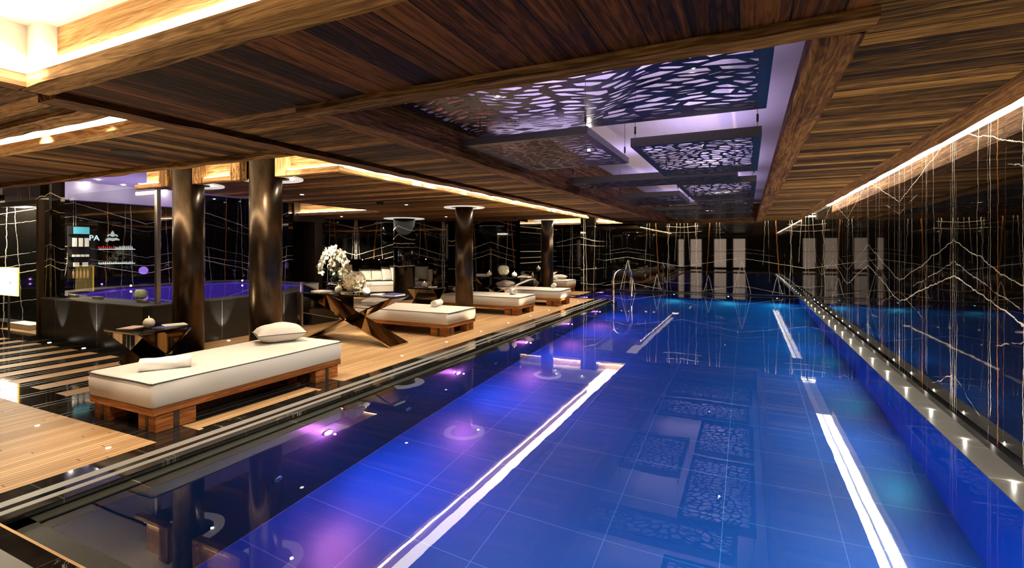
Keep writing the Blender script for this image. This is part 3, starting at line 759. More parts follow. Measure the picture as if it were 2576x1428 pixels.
# =================================================================== LASER CUT PANELS
def clip(poly, nx, ny, c):
    out = []; n = len(poly)
    for i in range(n):
        p, q = poly[i], poly[(i+1) % n]
        dp = nx*p[0]+ny*p[1]-c; dq = nx*q[0]+ny*q[1]-c
        if dp <= 0: out.append(p)
        if (dp < 0 < dq) or (dq < 0 < dp):
            k = dp/(dp-dq); out.append((p[0]+(q[0]-p[0])*k, p[1]+(q[1]-p[1])*k))
    return out
def cut_panel(label, x0, x1, y0, y1, z, h, cell, ax, ay, seed, tilt=0.0, bar=0.02):
    rnd = random.Random(seed)
    t = thing('ceiling_panel', label, 'ceiling panel', ((x0+x1)/2, (y0+y1)/2, z))
    W, L = x1-x0, y1-y0; bd = 0.055
    w_, l_ = W-2*bd, L-2*bd
    cs, sn = math.cos(tilt), math.sin(tilt)
    # points in a warped frame so that cells stretch along x
    px = cell*ax; py = cell*ay; pts = []
    ny_ = max(2, round(l_/py)); nx_ = max(2, round(w_/px))
    for j in range(-2, ny_+3):
        for i in range(-2, nx_+3):
            x = -w_/2+(i+0.5+0.5*(j % 2)+rnd.uniform(-.62, .62))*w_/nx_
            y = -l_/2+(j+0.5+rnd.uniform(-.58, .58))*l_/ny_
            pts.append((x, y))
    bot = []; top = []; th = 0.004
    m = MB()
    for i, p in enumerate(pts):
        if abs(p[0]) > w_/2+px or abs(p[1]) > l_/2+py: continue
        poly = [(-w_/2, -l_/2), (w_/2, -l_/2), (w_/2, l_/2), (-w_/2, l_/2)]
        near = sorted(range(len(pts)), key=lambda k: ((pts[k][0]-p[0])/ax)**2+((pts[k][1]-p[1])/ay)**2)[1:20]
        for k in near:
            q = pts[k]; dx = (q[0]-p[0])/ax**2; dy = (q[1]-p[1])/ay**2
            dx2, dy2 = dx, dy+dx*tilt
            c = dx2*(p[0]+q[0])/2+dy2*(p[1]+q[1])/2
            if dx2*p[0]+dy2*p[1] > c: dx2, dy2, c = -dx2, -dy2, -c
            poly = clip(poly, dx2, dy2, c)
            if len(poly) < 3: break
        if len(poly) < 3: continue
        n = len(poly); cx = sum(a[0] for a in poly)/n; cyy = sum(a[1] for a in poly)/n
        A = sum(poly[k][0]*poly[(k+1) % n][1]-poly[(k+1) % n][0]*poly[k][1] for k in range(n))/2
        if abs(A) < 1e-5: continue
        rm = 1e9
        for k in range(n):
            a, c = poly[k], poly[(k+1) % n]; e = math.hypot(c[0]-a[0], c[1]-a[1])
            if e > 1e-4: rm = min(rm, abs((c[0]-a[0])*(a[1]-cyy)-(a[0]-cx)*(c[1]-a[1]))/e)
        s_ = max(0.25, 1-bar*0.5*rnd.uniform(.7, 1.4)/max(rm, 1e-3))
        Q = [(cx+(a[0]-cx)*s_, cyy+(a[1]-cyy)*s_) for a in poly]
        def wp(a):
            e = max(0, 1-(2*a[0]/w_)**4)*max(0, 1-(2*a[1]/l_)**4)
            return (a[0]+e*0.05*math.sin(a[1]*5+seed), a[1]+e*(0.16*math.sin(a[0]*3.2+seed*1.7+a[1]*1.5)+0.05*math.sin(a[0]*9+a[1]*4)))
        poly = [wp(a) for a in poly]; Q = [wp(a) for a in Q]
        vs = [(a[0], a[1], 0) for a in poly]+[(a[0], a[1], 0) for a in Q]+[(a[0], a[1], th) for a in Q]+[(a[0], a[1], th) for a in poly]
        fs = []
        for k in range(n):
            j = (k+1) % n
            fs += [(k, n+k, n+j, j), (n+k, 2*n+k, 2*n+j, n+j), (2*n+k, 3*n+k, 3*n+j, 2*n+j)]
        m.add(vs, fs)
    m.box(-W/2, W/2, -L/2, -L/2+bd, 0, th); m.box(-W/2, W/2, L/2-bd, L/2, 0, th)
    m.box(-W/2, -W/2+bd, -L/2+bd, L/2-bd, 0, th); m.box(W/2-bd, W/2, -L/2+bd, L/2-bd, 0, th)
    m.build('cut_sheet', 'panel_metal', t)
    e = MB(); g = 0.004
    e.box(-W/2-g, W/2+g, -L/2-g, -L/2, 0, h); e.box(-W/2-g, W/2+g, L/2, L/2+g, 0, h)
    e.box(-W/2-g, -W/2, -L/2, L/2, 0, h); e.box(W/2, W/2+g, -L/2, L/2, 0, h)
    e.build('rim', 'panel_edge', t)
    for sx in (-1, 1):
        for sy in (-1, 1):
            c = MB(); X_, Y_ = sx*(W/2-0.03), sy*(L/2-0.05)
            c.tube([(X_, Y_, h-0.01), (X_, Y_, 3.12-z)], 0.0025, 6)
            c.tube([(X_, Y_, h+0.05), (X_, Y_, h+0.12)], 0.010, 8)
            c.build('hanger', 'panel_metal', t)
    return t
cut_panel('large near cut-out metal panel with long sliver openings, closest to the viewer', -2.53, 0.136, 2.56, 4.54, 2.70, 0.07, 0.115, 2.0, 0.70, 1, 0.5, 0.028)
cut_panel('square cut-out metal panel with fine leaf-like openings, on the left behind the largest one', -2.5, -1.255, 4.15, 5.80, 2.55, 0.065, 0.125, 1.15, 0.8, 2, 0.25, 0.024)
cut_panel('cut-out metal panel with small angular openings, on the right behind the largest one', -1.03, 0.112, 4.88, 7.05, 2.55, 0.085, 0.105, 1.05, 0.85, 3, 0.0, 0.020)
cut_panel('wide low metal panel crossing most of the pool opening, seen almost edge-on', -2.5, -0.13, 7.36, 8.1, 2.56, 0.10, 0.11, 1.4, 0.8, 4, 0.1, 0.022)
cut_panel('cut-out metal panel on the right beyond the long edge-on one', -1.0, 0.12, 8.15, 10.7, 2.55, 0.09, 0.11, 1.2, 0.9, 5, 0.0, 0.022)
cut_panel('small metal panel on the left in the middle of the pool opening', -2.3, -1.15, 9.7, 11.6, 2.55, 0.09, 0.11, 1.2, 0.9, 6, 0.0, 0.022)
cut_panel('cut-out metal panel on the right, third from the far end', -1.0, 0.12, 11.0, 13.0, 2.55, 0.08, 0.12, 1.2, 0.9, 7, 0.0, 0.024)
cut_panel('wide metal panel crossing the opening, second from the far end', -2.2, 0.05, 13.2, 14.6, 2.55, 0.08, 0.12, 1.3, 0.9, 8, 0.0, 0.024)
cut_panel('farthest cut-out metal panel, next to the back wall', -2.2, 0.12, 15.0, 17.6, 2.55, 0.08, 0.13, 1.3, 0.9, 9, 0.0, 0.026)
for (x, y, z, lb) in [(-1.70, 3.33, 2.715, 'bright star-like lamp on the left of the near metal panel'), (-0.31, 3.35, 2.715, 'bright star-like lamp on the right of the near metal panel'),
                  (-1.48, 4.96, 2.57, 'bright lamp in the square panel on the left'), (-0.45, 6.0, 2.72, 'lamp glowing above the right-hand panel with angular openings'), (-0.45, 9.4, 2.72, 'lamp glowing above the right-hand panel beyond the edge-on one'),
                  (-0.9, 13.9, 2.62, 'lamp above the wide panel second from the far end')]:
    o = MB().sphere((x, y, z), 0.016, 12, 8).build('panel_lamp', 'lamp'); tag(o, lb, 'lamp')
    light('panel_spot', 'SPOT', (x, y, z-0.03), 110, (1, .92, .8), target=(x, y, 0), size=0.015, spot=140, blend=.5)
for (x, y, z, sx, sy, e) in [(-1.2, 3.5, 2.80, 2.2, 1.6, 26), (-1.9, 5.0, 2.63, .9, 1.3, 10), (-0.45, 6.0, 2.65, .9, 1.8, 14), (-1.3, 7.8, 2.68, 2.0, .5, 12),
                         (-0.45, 9.4, 2.66, .9, 2.0, 14), (-1.7, 10.7, 2.66, .9, 1.6, 10), (-0.45, 12, 2.65, .9, 1.6, 10), (-1.1, 13.9, 2.65, 2.0, 1.0, 12), (-1.1, 16.3, 2.65, 2.0, 2.0, 14)]:
    light('panel_fill', 'AREA', (x, y, z), e*(.75 if y < 4 else .36), (0.70, 0.56, 1.0), rot=(PI, 0, 0), size=(sx, sy))  # unseen area lights added above the panels to brighten the plaster

# =================================================================== DAYBEDS
def rounded_slab(mb, lx, ly, z0, z1, r=0.035, crown=0.012, n=10):
    """cushion-like box: rounded vertical corners, slightly crowned top, bulging sides"""
    seg = 5; outline = []
    for (cx, cy_, a0) in ((lx/2-r, ly/2-r, 0), (-lx/2+r, ly/2-r, PI/2), (-lx/2+r, -ly/2+r, PI), (lx/2-r, -ly/2+r, 1.5*PI)):
        for k in range(seg+1):
            a = a0+PI/2*k/seg; outline.append((cx+r*math.cos(a), cy_+r*math.sin(a)))
    N = len(outline)
    lv = [(z0, -0.012), (z0+0.010, -0.002), (z0+(z1-z0)*.5, 0.006), (z1-0.012, 0.0), (z1-0.002, -0.010), (z1+crown*.4, -0.05), (z1+crown, -0.20)]
    vs = []; fs = []
    for z, off in lv:
        for x, y in outline:
            l = math.hypot(x/lx, y/ly) or 1
            vs.append((x*(1+2*off/lx), y*(1+2*off/ly), z))
    for i in range(len(lv)-1):
        for k in range(N):
            j = (k+1) % N; fs.append((i*N+k, i*N+j, (i+1)*N+j, (i+1)*N+k))
    fs.append(tuple(range(N))[::-1]); fs.append(tuple(range((len(lv)-1)*N, len(lv)*N)))
    mb.add(vs, fs, True); return outline
def make_daybed(label, loc, rz):
    # long axis = local Y
    t = thing('daybed', label, 'daybed', loc, rz)
    lx, ly = 1.0, 2.13
    m = MB(); ol = rounded_slab(m, lx, ly, 0.215, 0.43)
    mt_ = m.build('mattress', 'linen', t)
    p = MB(); pp = [(x*(1+0.006), y*(1+0.003), 0.421) for x, y in ol]; pp = pp+[pp[0], pp[1]]
    pp2 = []
    for i in range(len(pp)-1):
        for k in range(6):
            f_ = k/6; a, c = pp[i], pp[i+1]
            pp2.append((a[0]+(c[0]-a[0])*f_, a[1]+(c[1]-a[1])*f_, 0.421+0.003*math.sin(i*1.7+k*.9)))
    p.tube(pp2, 0.0055, 6); p.build('piping', 'piping', mt_)
    g = MB(); W, L = lx*0.985, ly*0.99
    g.box(-W/2, W/2, -L/2, L/2, 0.150, 0.214); g.build('frame', 'bed_wood_y', t, bevel=0.004)
    for sx in (-1, 1):
        for sy in (-1, 1):
            cx, cy_ = sx*(W/2-0.145), sy*(L/2-0.20)
            a = MB()
            # block made of four cubes with a dark cross inlay
            for ux in (-1, 1):
                for uy in (-1, 1):
                    a.box(cx+(0.022 if ux > 0 else -0.125), cx+(0.125 if ux > 0 else -0.022), cy_+(0.024 if uy > 0 else -0.17), cy_+(0.17 if uy > 0 else -0.024), 0, 0.15)
            lg_ = a.build('leg', 'bed_wood', t, bevel=0.003)
            c = MB(); c.box(cx-0.0215, cx+0.0215, cy_-0.172, cy_+0.172, 0.002, 0.149); c.box(cx-0.127, cx-0.022, cy_-0.0235, cy_+0.0235, 0.002, 0.149); c.box(cx+0.022, cx+0.127, cy_-0.0235, cy_+0.0235, 0.002, 0.149)
            c.build('inlay', 'bed_dark', lg_)
    return t
bed1 = make_daybed('nearest cream daybed on a wooden base, lying alongside the pool edge', (-4.965, 3.49, 0), 0)
R90 = PI/2
dup(bed1, (-5.80, 7.83, 0), R90, 'second daybed from the front, end-on to the pool behind the large cross-legged table')
dup(bed1, (-5.83, 10.88, 0), R90, 'third daybed from the front, just beyond the middle bronze column')
dup(bed1, (-5.62, 13.02, 0), R90, 'fourth daybed, beyond the second cross-legged table with a flower globe')
dup(bed1, (-6.78, 17.02, 0), R90, 'farthest daybed, in the alcove beside the last bronze column')

def make_pillow(label, loc, rz, sx=0.48, sy=0.34, h=0.15, mat='linen', cat='pillow', name='pillow', tilt=None):
    t = thing(name, label, cat, loc, rz)
    if tilt is not None: t.rotation_euler = tilt
    n = 14; vs = []; fs = []
    def hh(u, v):
        e = (1-abs(u)**2.0)*(1-abs(v)**2.0); return h/2*max(0, e)**0.42
    for side in (1, -1):
        for j in range(n+1):
            for i in range(n+1):
                u = -1+2*i/n; v = -1+2*j/n
                k = 1-0.10*(1-abs(v)**1.5)*abs(u)**3*0.6; k2 = 1-0.10*(1-abs(u)**1.5)*abs(v)**3*0.6
                wr = 0.004*math.sin(7*u+3*v)*side
                vs.append((u*sx/2*k, v*sy/2*k2, h*0.45+side*hh(u, v)+(wr if abs(u) < .95 and abs(v) < .95 else 0)))
    N = (n+1)**2
    for s_ in (0, 1):
        for j in range(n):
            for i in range(n):
                a = s_*N+j*(n+1)+i; q = (a, a+1, a+n+2, a+n+1); fs.append(q if s_ == 0 else q[::-1])
    m = MB(); m.add(vs, fs, True); m.build('cover', mat, t)
    ring = []
    idx = [i for i in range(n)]+[n+(n+1)*j for j in range(n)]+[N-1-i for i in range(n)]+[(n-j)*(n+1) for j in range(n)]
    for k in idx+[idx[0]]: ring.append(Vector(vs[k])+Vector((0, 0, 0)))
    p = MB(); p.tube(ring, 0.0045, 6); p.build('piping', 'piping', t)
    return t
make_pillow('rounded linen pillow with dark piping at the far end of the nearest daybed', (-5.08, 4.17, 0.446), math.radians(62), 0.54, 0.40, 0.23)
make_pillow('linen pillow on the second daybed, seen under the large mirrored table', (-6.62, 7.66, 0.445), R90, 0.5, 0.36, 0.17)
make_pillow('linen pillow on the third daybed, left of the middle bronze column', (-6.55, 10.86, 0.445), R90, 0.5, 0.38, 0.20)
make_pillow('linen pillow on the fourth daybed, under the second cross-legged table', (-6.42, 13.05, 0.445), math.radians(80), 0.5, 0.38, 0.19)
make_pillow('linen pillow on the farthest daybed in the alcove', (-6.25, 17.2, 0.445), 0, 0.52, 0.38, 0.18)

def towel_roll(label, loc, rz, r=0.068, L=0.34):
    t = thing('towel', label, 'towel', loc, rz)
    # spiral sheet, axis = local Y
    m = MB(); T = 0.011; turns = 3.6; n = 110; prof = []
    for i in range(n+1):
        a = 2*PI*turns*i/n; rr = 0.014+(r-0.014)*i/n; prof.append((rr*math.cos(a), rr*math.sin(a), a))
    vs = []; fs = []
    for yy in (-L/2, L/2):
        for (x, z, a) in prof:
            vs.append((x, yy+0.006*math.sin(a*.5), z+r))
            vs.append((x-T*math.cos(a), yy+0.006*math.sin(a*.5), z+r-T*math.sin(a)))
    S = 2*(n+1)
    for i in range(n):
        a = 2*i
        fs += [(a, a+2, S+a+2, S+a), (a+1, S+a+1, S+a+3, a+3), (a, a+1, a+3, a+2), (S+a, S+a+2, S+a+3, S+a+1)]
    fs.append((2*n, 2*n+1, S+2*n+1, S+2*n)); fs.append((0, S, S+1, 1))
    m.add(vs, fs, True); m.build('roll', 'towel', t); return t
towel_roll('rolled white towel on the second daybed', (-5.42, 8.02, 0.436), math.radians(12))
towel_roll('rolled white towel on the third daybed', (-5.17, 10.95, 0.436), math.radians(35))
towel_roll('rolled white towel on the fourth daybed', (-5.0, 13.3, 0.436), math.radians(15))
towel_roll('rolled white towel on the farthest daybed', (-6.35, 16.75, 0.436), math.radians(62), L=0.42)
# folded towel on the nearest bed
t = thing('towel', 'folded white towel on the near end of the nearest daybed', 'towel', (-4.90, 2.78, 0.434), math.radians(-32))
m = MB(); ww, ll, hh = 0.19, 0.40, 0.105; nx_, ny_ = 12, 16; vs = []; fs = []
secs = []
for j in range(ny_+1):
    y = -ll/2+ll*j/ny_; sec = []
    for k in range(nx_*2):
        a = 2*PI*k/(nx_*2); ca, sa = math.cos(a), math.sin(a)
        x = ww/2*abs(ca)**0.6*(1 if ca > 0 else -1); z = hh/2*abs(sa)**0.7*(1 if sa > 0 else -1)
        x += 0.006*math.sin(y*18+k); z2 = z+hh/2+0.005*math.sin(y*23+k*1.7)*(1 if z > -0.03 else 0)
        sec.append((x, y, max(0, z2)))
    secs.append(sec)
K = nx_*2
for s_ in secs: vs += s_
for j in range(ny_):
    for k in range(K): fs.append((j*K+k, j*K+(k+1) % K, (j+1)*K+(k+1) % K, (j+1)*K+k))
fs.append(tuple(range(K))); fs.append(tuple(range(ny_*K, ny_*K+K))[::-1])
m.add(vs, fs, True); m.build('folded_body', 'towel', t)
m = MB(); m.box(-0.094, 0.060, -0.215, 0.19, 0.0, 0.022); m.build('under_fold', 'towel', t, bevel=0.010, bseg=3)

# =================================================================== CROSS LEG TABLES
def cross_table(label, loc, rz, L, Wd, H, name='side_table', foot=1.0):
    """crossing plates lie in the local XZ plane and run the full width in Y"""
    t = thing(name, label, 'table', loc, rz); th = 0.022; zt = H-0.028
    m = MB(); m.box(-L/2, L/2, -Wd/2, Wd/2, H-0.012, H); m.build('glass_top', 'black_gloss', t, bevel=0.002)
    m = MB(); m.box(-L/2+0.004, L/2-0.004, -Wd/2+0.004, Wd/2-0.004, zt, H-0.0125); m.build('under_plate', 'table_metal', t)
    for s_ in (-1, 1):
        # plate from top(-s) to bottom(s); slightly waisted profile
        m = MB(); n = 14; vs = []; fs = []
        dx = L-th*2; ang = math.atan2(zt, dx); ox, oz = th/2*math.sin(ang), th/2*math.cos(ang)
        for i in range(n+1):
            p = i/n; x = s_*(-dx/2+dx*(1+foot)/2*p); z = zt-0.001-(zt-0.010)*p+0.003
            wv = Wd/2*(0.995 if s_ > 0 else 0.985)
            for (sy, so) in ((-1, 1), (1, 1), (1, -1), (-1, -1)):
                vs.append((x+so*ox*s_, sy*wv, min(zt-0.0005, max(0.0, z+so*oz))))
        for i in range(n):
            for k in range(4):
                j = (k+1) % 4; fs.append((i*4+k, i*4+j, (i+1)*4+j, (i+1)*4+k))
        fs.append((3, 2, 1, 0)); fs.append((n*4, n*4+1, n*4+2, n*4+3))
        m.add(vs, fs); m.build('leg', 'table_metal', t)
    return t
cross_table('large mirrored table with crossing metal legs between the first two daybeds', (-5.97, 6.375, 0), 0, 1.92, 0.46, 0.80, 'console_table')
cross_table('large mirrored cross-legged table between the third and fourth daybeds', (-6.06, 11.97, 0), 0, 1.88, 0.46, 0.80, 'console_table')
cross_table('small mirrored side table behind the nearest daybed, in front of the hot tub', (-7.22, 3.88, 0), R90, 0.66, 0.80, 0.50, foot=.5)
cross_table('small mirrored side table beside the second daybed, below the sofa', (-7.95, 11.25, 0), R90, 0.70, 0.80, 0.50, foot=.5)
cross_table('cross-legged table near the farthest bronze column', (-6.40, 15.9, 0), 0, 0.98, 0.46, 0.80, 'console_table')

def candle(label, loc, r=0.062):
    t = thing('candle', label, 'candle', loc)
    prof = [(0.024, 0.0)]+[(r*math.sin(PI*k/14), r-r*math.cos(PI*k/14)) for k in range(1, 13) if r-r*math.cos(PI*k/14) > 0.012]+[(0.022, 2*r-0.008), (0.006, 2*r-0.014)]
    m = MB(); m.lathe(prof, seg=28); m.build('wax_ball', 'wax', t)
    m = MB(); m.tube([(0, 0, 2*r-0.016), (0.001, 0, 2*r)], 0.0015, 6); m.build('wick', 'black_matt', t)
    m = MB(); m.lathe([(0.001, 0), (0.0045, 0.006), (0.005, 0.012), (0.001, 0.026)], cz=2*r-0.002, seg=12); m.build('flame', 'flame', t)
    return t
candle('lit round candle on the small side table behind the nearest daybed', (-7.18, 3.86, 0.5), 0.068)
candle('lit round candle left of the flower globe on the large near table', (-6.28, 6.33, 0.8))
candle('lit round candle right of the flower globe on the large near table', (-5.62, 6.27, 0.8))
candle('lit round candle on the small table below the sofa', (-7.95, 11.15, 0.5), 0.075)
candle('round candle left of the flower globe on the far cross-legged table', (-6.33, 11.87, 0.8), 0.07)
candle('round candle right of the flower globe on the far cross-legged table', (-5.58, 11.87, 0.8), 0.07)
candle('small round candle on the farthest cross-legged table', (-6.55, 15.9, 0.8), 0.075)

def magazine(label, loc, rz, a=0.21, b_=0.28, h=0.008, mat='paper', cover=None):
    t = thing('magazine', label, 'magazine', loc, rz)
    MB().box(-a/2, a/2, -b_/2, b_/2, 0, h*0.8).build('pages', 'paper', t)
    MB().box(-a/2-0.002, a/2+0.002, -b_/2-0.002, b_/2+0.002, h*0.8, h).build('cover', cover or mat, t)
    return t
magazine('magazine with a pinkish cover left of the candle on the near side table', (-7.40, 3.78, 0.5), 0.4, cover='paper_pink')
magazine('dark blue magazine behind the candle on the near side table', (-7.02, 4.02, 0.5), 0.15, 0.22, 0.29, 0.014, cover='paper_blue')
magazine('open pale magazine on top of the blue one on the near side table', (-7.03, 4.10, 0.514), -0.35, 0.24, 0.26, 0.012)
magazine('pale magazine at the left end of the large near table', (-6.70, 6.36, 0.8), 1.3, 0.24, 0.32, 0.012)
magazine('second magazine lying skewed on the left stack of the large near table', (-6.72, 6.37, 0.812), 1.55, 0.22, 0.28, 0.012, cover='paper_pink')
magazine('blue book at the right end of the large near table', (-5.14, 6.37, 0.8), 1.5, 0.24, 0.27, 0.03, cover='paper_blue')
magazine('pale magazine beside the blue book on the large near table', (-5.38, 6.36, 0.8), 1.4, 0.22, 0.29, 0.014)
magazine('magazine on the right end of the far cross-legged table', (-5.33, 11.98, 0.8), 1.5, 0.24, 0.3, 0.03, cover='paper_pink')
magazine('pale book at the left end of the far cross-legged table', (-6.62, 12.03, 0.8), 1.5, 0.22, 0.3, 0.06)
magazine('white magazine on the small table below the sofa', (-7.78, 11.3, 0.5), 0.6, 0.24, 0.3, 0.012)
magazine('blue magazine beside the candle on the small table below the sofa', (-8.16, 11.2, 0.5), 0.2, 0.2, 0.28, 0.010, cover='paper_blue')

def flower_globe(label, loc, r, cream=True, stand=True):
    t = thing('flower_globe', label, 'flower arrangement', loc)
    m = MB()
    m.lathe([(0.075*r/.17, 0.0), (0.070*r/.17, 0.010), (0.035*r/.17, 0.016)], seg=32)
    m.build('foot', 'glass', t)
    m = MB(); prof = [(r*math.sin(a), r-r*math.cos(a)) for a in [0.2+(PI-0.2-0.62)*k/20 for k in range(21)]]
    m.lathe(prof, cz=0.012, seg=40, cap=False); m.build('glass_bowl', 'glass_thin', t)
    rnd = random.Random(int(r*1000)+int(loc[1]*10)); m = MB(); core = MB()
    for k in range(150):
        zc = rnd.uniform(-0.93, 0.80); a = rnd.uniform(0, 2*PI); q = math.sqrt(1-zc*zc); R = r*rnd.uniform(.80, .93)
        nrm = Vector((q*math.cos(a), q*math.sin(a), zc)); c = nrm*R+Vector((0, 0, r+0.012))
        nrm = (nrm+Vector((rnd.uniform(-.35, .35), rnd.uniform(-.35, .35), rnd.uniform(-.35, .35)))).normalized()
        u = nrm.orthogonal().normalized(); v = nrm.cross(u); pr = r*rnd.uniform(.16, .25)
        ring = [c+(u*math.cos(2*PI*i/10)+v*math.sin(2*PI*i/10))*pr*(1+0.12*math.cos(4*PI*i/10*1.25))+nrm*0.012*math.sin(i*1.9)*r/.17 for i in range(10)]
        vs = []
        for p in ring:
            d = p-Vector((0, 0, r+0.012))
            if d.length > r*.965: d = d.normalized()*r*.965
            vs.append(d+Vector((0, 0, r+0.012)))
        vs.append(c-nrm*0.01*r/.17)
        m.add(vs, [(i, (i+1) % 10, 10) for i in range(10)], True)
        if k % 4 == 0 and zc > -.4: core.sphere(c*0.995+Vector((0, 0, 0.0001)), r*0.035, 6, 4)
    inner_ = MB().sphere((0, 0, r+0.012), r*.80, 24, 14).build('filling', 'petal_pink' if cream else 'petal', t)
    o = m.build('petals', 'petal_pink' if cream else 'petal', t); o['kind'] = 'stuff'
    o = core.build('flower_centres', 'petal_core', t); o['kind'] = 'stuff'
    return t
flower_globe('glass globe filled with cream orchid petals on the large near table', (-5.96, 6.36, 0.8), 0.195)
flower_globe('glass globe filled with pale petals on the far cross-legged table', (-5.95, 11.97, 0.8), 0.165, False)
flower_globe('small glass ball of white petals on the rim of the hot tub', (-8.95, 4.69, 0.70), 0.10, False)

# =================================================================== ORCHIDS
ox, oy, oz = -8.75, 8.75, 0.62
t = thing('planter_stand', 'black glossy stand carrying the silver orchid bowl', 'stand', (ox, oy, 0))
MB().box(-0.3, 0.3, -0.25, 0.25, 0, 0.62).build('body', 'black_gloss', t, bevel=0.004)
t = thing('orchid_arrangement', 'tall drooping white orchids in a silver bowl behind the large near table', 'flower arrangement', (ox, oy, oz))
m = MB(); rnd = random.Random(3)
prof = [(0.10, 0), (0.20, 0.03), (0.235, 0.09), (0.215, 0.15), (0.19, 0.165), (0.17, 0.15), (0.19, 0.09)]
m.lathe(prof, seg=36); m.build('silver_bowl', 'chrome', t)
m = MB()
for k in range(26):
    a = 2*PI*k/26+rnd.uniform(-.1, .1); l = rnd.uniform(.14, .24); h0 = rnd.uniform(.15, .2); w2 = 0.03
    d = Vector((math.cos(a), math.sin(a), 0)); s_ = Vector((-math.sin(a), math.cos(a), 0))
    p = [d*0.03+Vector((0, 0, h0)), d*(l*.5)+Vector((0, 0, h0+rnd.uniform(.05, .14))), d*l+Vector((0, 0, h0+rnd.uniform(-.02, .10)))]
    vs = [p[0]-s_*.01, p[0]+s_*.01, p[1]+s_*w2, p[1]-s_*w2, p[2]]
    m.add(vs, [(0, 1, 2, 3), (3, 2, 4)], True)
o = m.build('leaves', 'leaf', t); o['kind'] = 'stuff'
def blossom(m, c, nrm, r):
    u = nrm.orthogonal().normalized(); v = nrm.cross(u); a0 = rnd.uniform(0, 6)
    for i in range(5):
        a = a0+2*PI*i/5; d = u*math.cos(a)+v*math.sin(a); s_ = v*math.cos(a)-u*math.sin(a)
        wd_ = r*(.48 if i % 2 else .36)
        m.add([c, c+d*r*.55+s_*wd_-nrm*.006, c+d*r-nrm*.004, c+d*r*.55-s_*wd_-nrm*.006], [(0, 1, 2, 3)], True)
for k in range(11):
    a = 2*PI*k/11+rnd.uniform(-.2, .2); reach = rnd.uniform(.20, .34); top = rnd.uniform(.72, .98)
    d = Vector((math.cos(a), math.sin(a), 0)); pts = []
    for i in range(15):
        p = i/14
        if p < .55: q = p/.55; pts.append(d*(0.03+0.05*q)+Vector((0, 0, .15+(top-.15)*math.sin(q*PI/2))))
        else:
            q = (p-.55)/.45; pts.append(d*(0.08+reach*math.sin(q*PI/2))+Vector((0, 0, top-(top*.62)*q**1.8)))
    m = MB(); m.tube(pts, 0.005, 6); st = m.build('flower_stem', 'stem', t)
    m = MB()
    for i in range(46):
        q = rnd.uniform(.52, 1); idx = min(13, int(q*14)); p = pts[idx].lerp(pts[idx+1], q*14-idx)
        off = Vector((rnd.gauss(0, 1), rnd.gauss(0, 1), rnd.gauss(0, .8)))*.036
        nrm = (d*.7+Vector((rnd.uniform(-1, 1), rnd.uniform(-1, 1), rnd.uniform(-.4, .6)))).normalized()
        blossom(m, p+off, nrm, rnd.uniform(.034, .052))
    o = m.build('blossoms', 'petal' if k % 3 else 'petal_pink', st)

# =================================================================== HOT TUB
t = thing('hot_tub', 'raised hot tub clad in black tiles with violet-lit water at the left', 'hot tub', (-10.6, 6.0, 0))
off = Vector((-10.6, 6.0, 0))
def P(*a): return [(x+10.6, y-6.0) for x, y in a]
outer = P((-11.15, 4.27), (-8.1, 4.27), (-8.1, 7.05), (-9.8, 9.2), (-12.6, 9.2), (-13.1, 8.6), (-13.1, 6.0), (-12.2, 4.63), (-10.72, 4.63), (-10.72, 4.44), (-11.15, 4.44))
inner = P((-10.70, 4.73), (-8.42, 4.75), (-8.42, 6.9), (-9.95, 8.9), (-12.5, 8.95), (-12.75, 8.5), (-12.75, 6.3), (-11.9, 4.95), (-10.90, 4.84), (-10.80, 4.77), (-10.74, 4.74))
def ringmesh(o_, i_, z0, z1):
    n = len(o_); m = MB()
    vs = [(x, y, z0) for x, y in o_]+[(x, y, z1) for x, y in o_]+[(x, y, z1) for x, y in i_]+[(x, y, z0) for x, y in i_]
    fs = []
    for k in range(n):
        j = (k+1) % n; fs += [(k, j, n+j, n+k), (n+k, n+j, 2*n+j, 2*n+k), (2*n+k, 2*n+j, 3*n+j, 3*n+k), (3*n+k, 3*n+j, j, k)]
    m.add(vs, fs); return m
ringmesh(outer, inner, 0, 0.68).build('surround', 'tub_tile', t)
ringmesh([(x*1.004, y*1.004) for x, y in outer], inner, 0.681, 0.70).build('rim', 'weir', t)
m = MB(); m.add([(x, y, 0.655) for x, y in inner], [tuple(range(len(inner)))]); m.build('tub_water', 'tub_water', t)
m = MB(); m.prism(inner, 0.0, 0.1); m.build('tub_floor', 'black_matt', t)
for (x, y) in ((-8.55, 6.6), (-12.0, 8.7), (-12.6, 6.4)):
    o = MB().sphere((x+0, y, 0.72), 0.02, 10, 6).build('tub_lamp', 'violet_lamp'); tag(o, 'small violet lamp at the edge of the hot tub water', 'light', 'violet lamps of the hot tub')
light('tub_violet', 'POINT', (-12.4, 7.4, 1.0), 3, (0.45, 0.22, 1.0), size=0.1)
# uplights washing the tub surround
for (x, y, tx, ty) in [(-10.43, 4.10, -10.43, 4.26), (-9.36, 4.10, -9.36, 4.26), (-7.93, 5.5, -8.09, 5.5), (-7.93, 6.65, -8.09, 6.65)]:
    o = MB().cyl(x, y, 0.0, 0.006, 0.025, 16).build('floor_uplight', 'lamp_small'); tag(o, 'small round uplight in the floor at the foot of the hot tub', 'light', 'floor uplights of the hot tub')
    light('uplight', 'SPOT', (x, y, 0.012), 24, (1, .92, .8), target=(tx, ty, 0.62), size=0.01, spot=48, blend=.7)
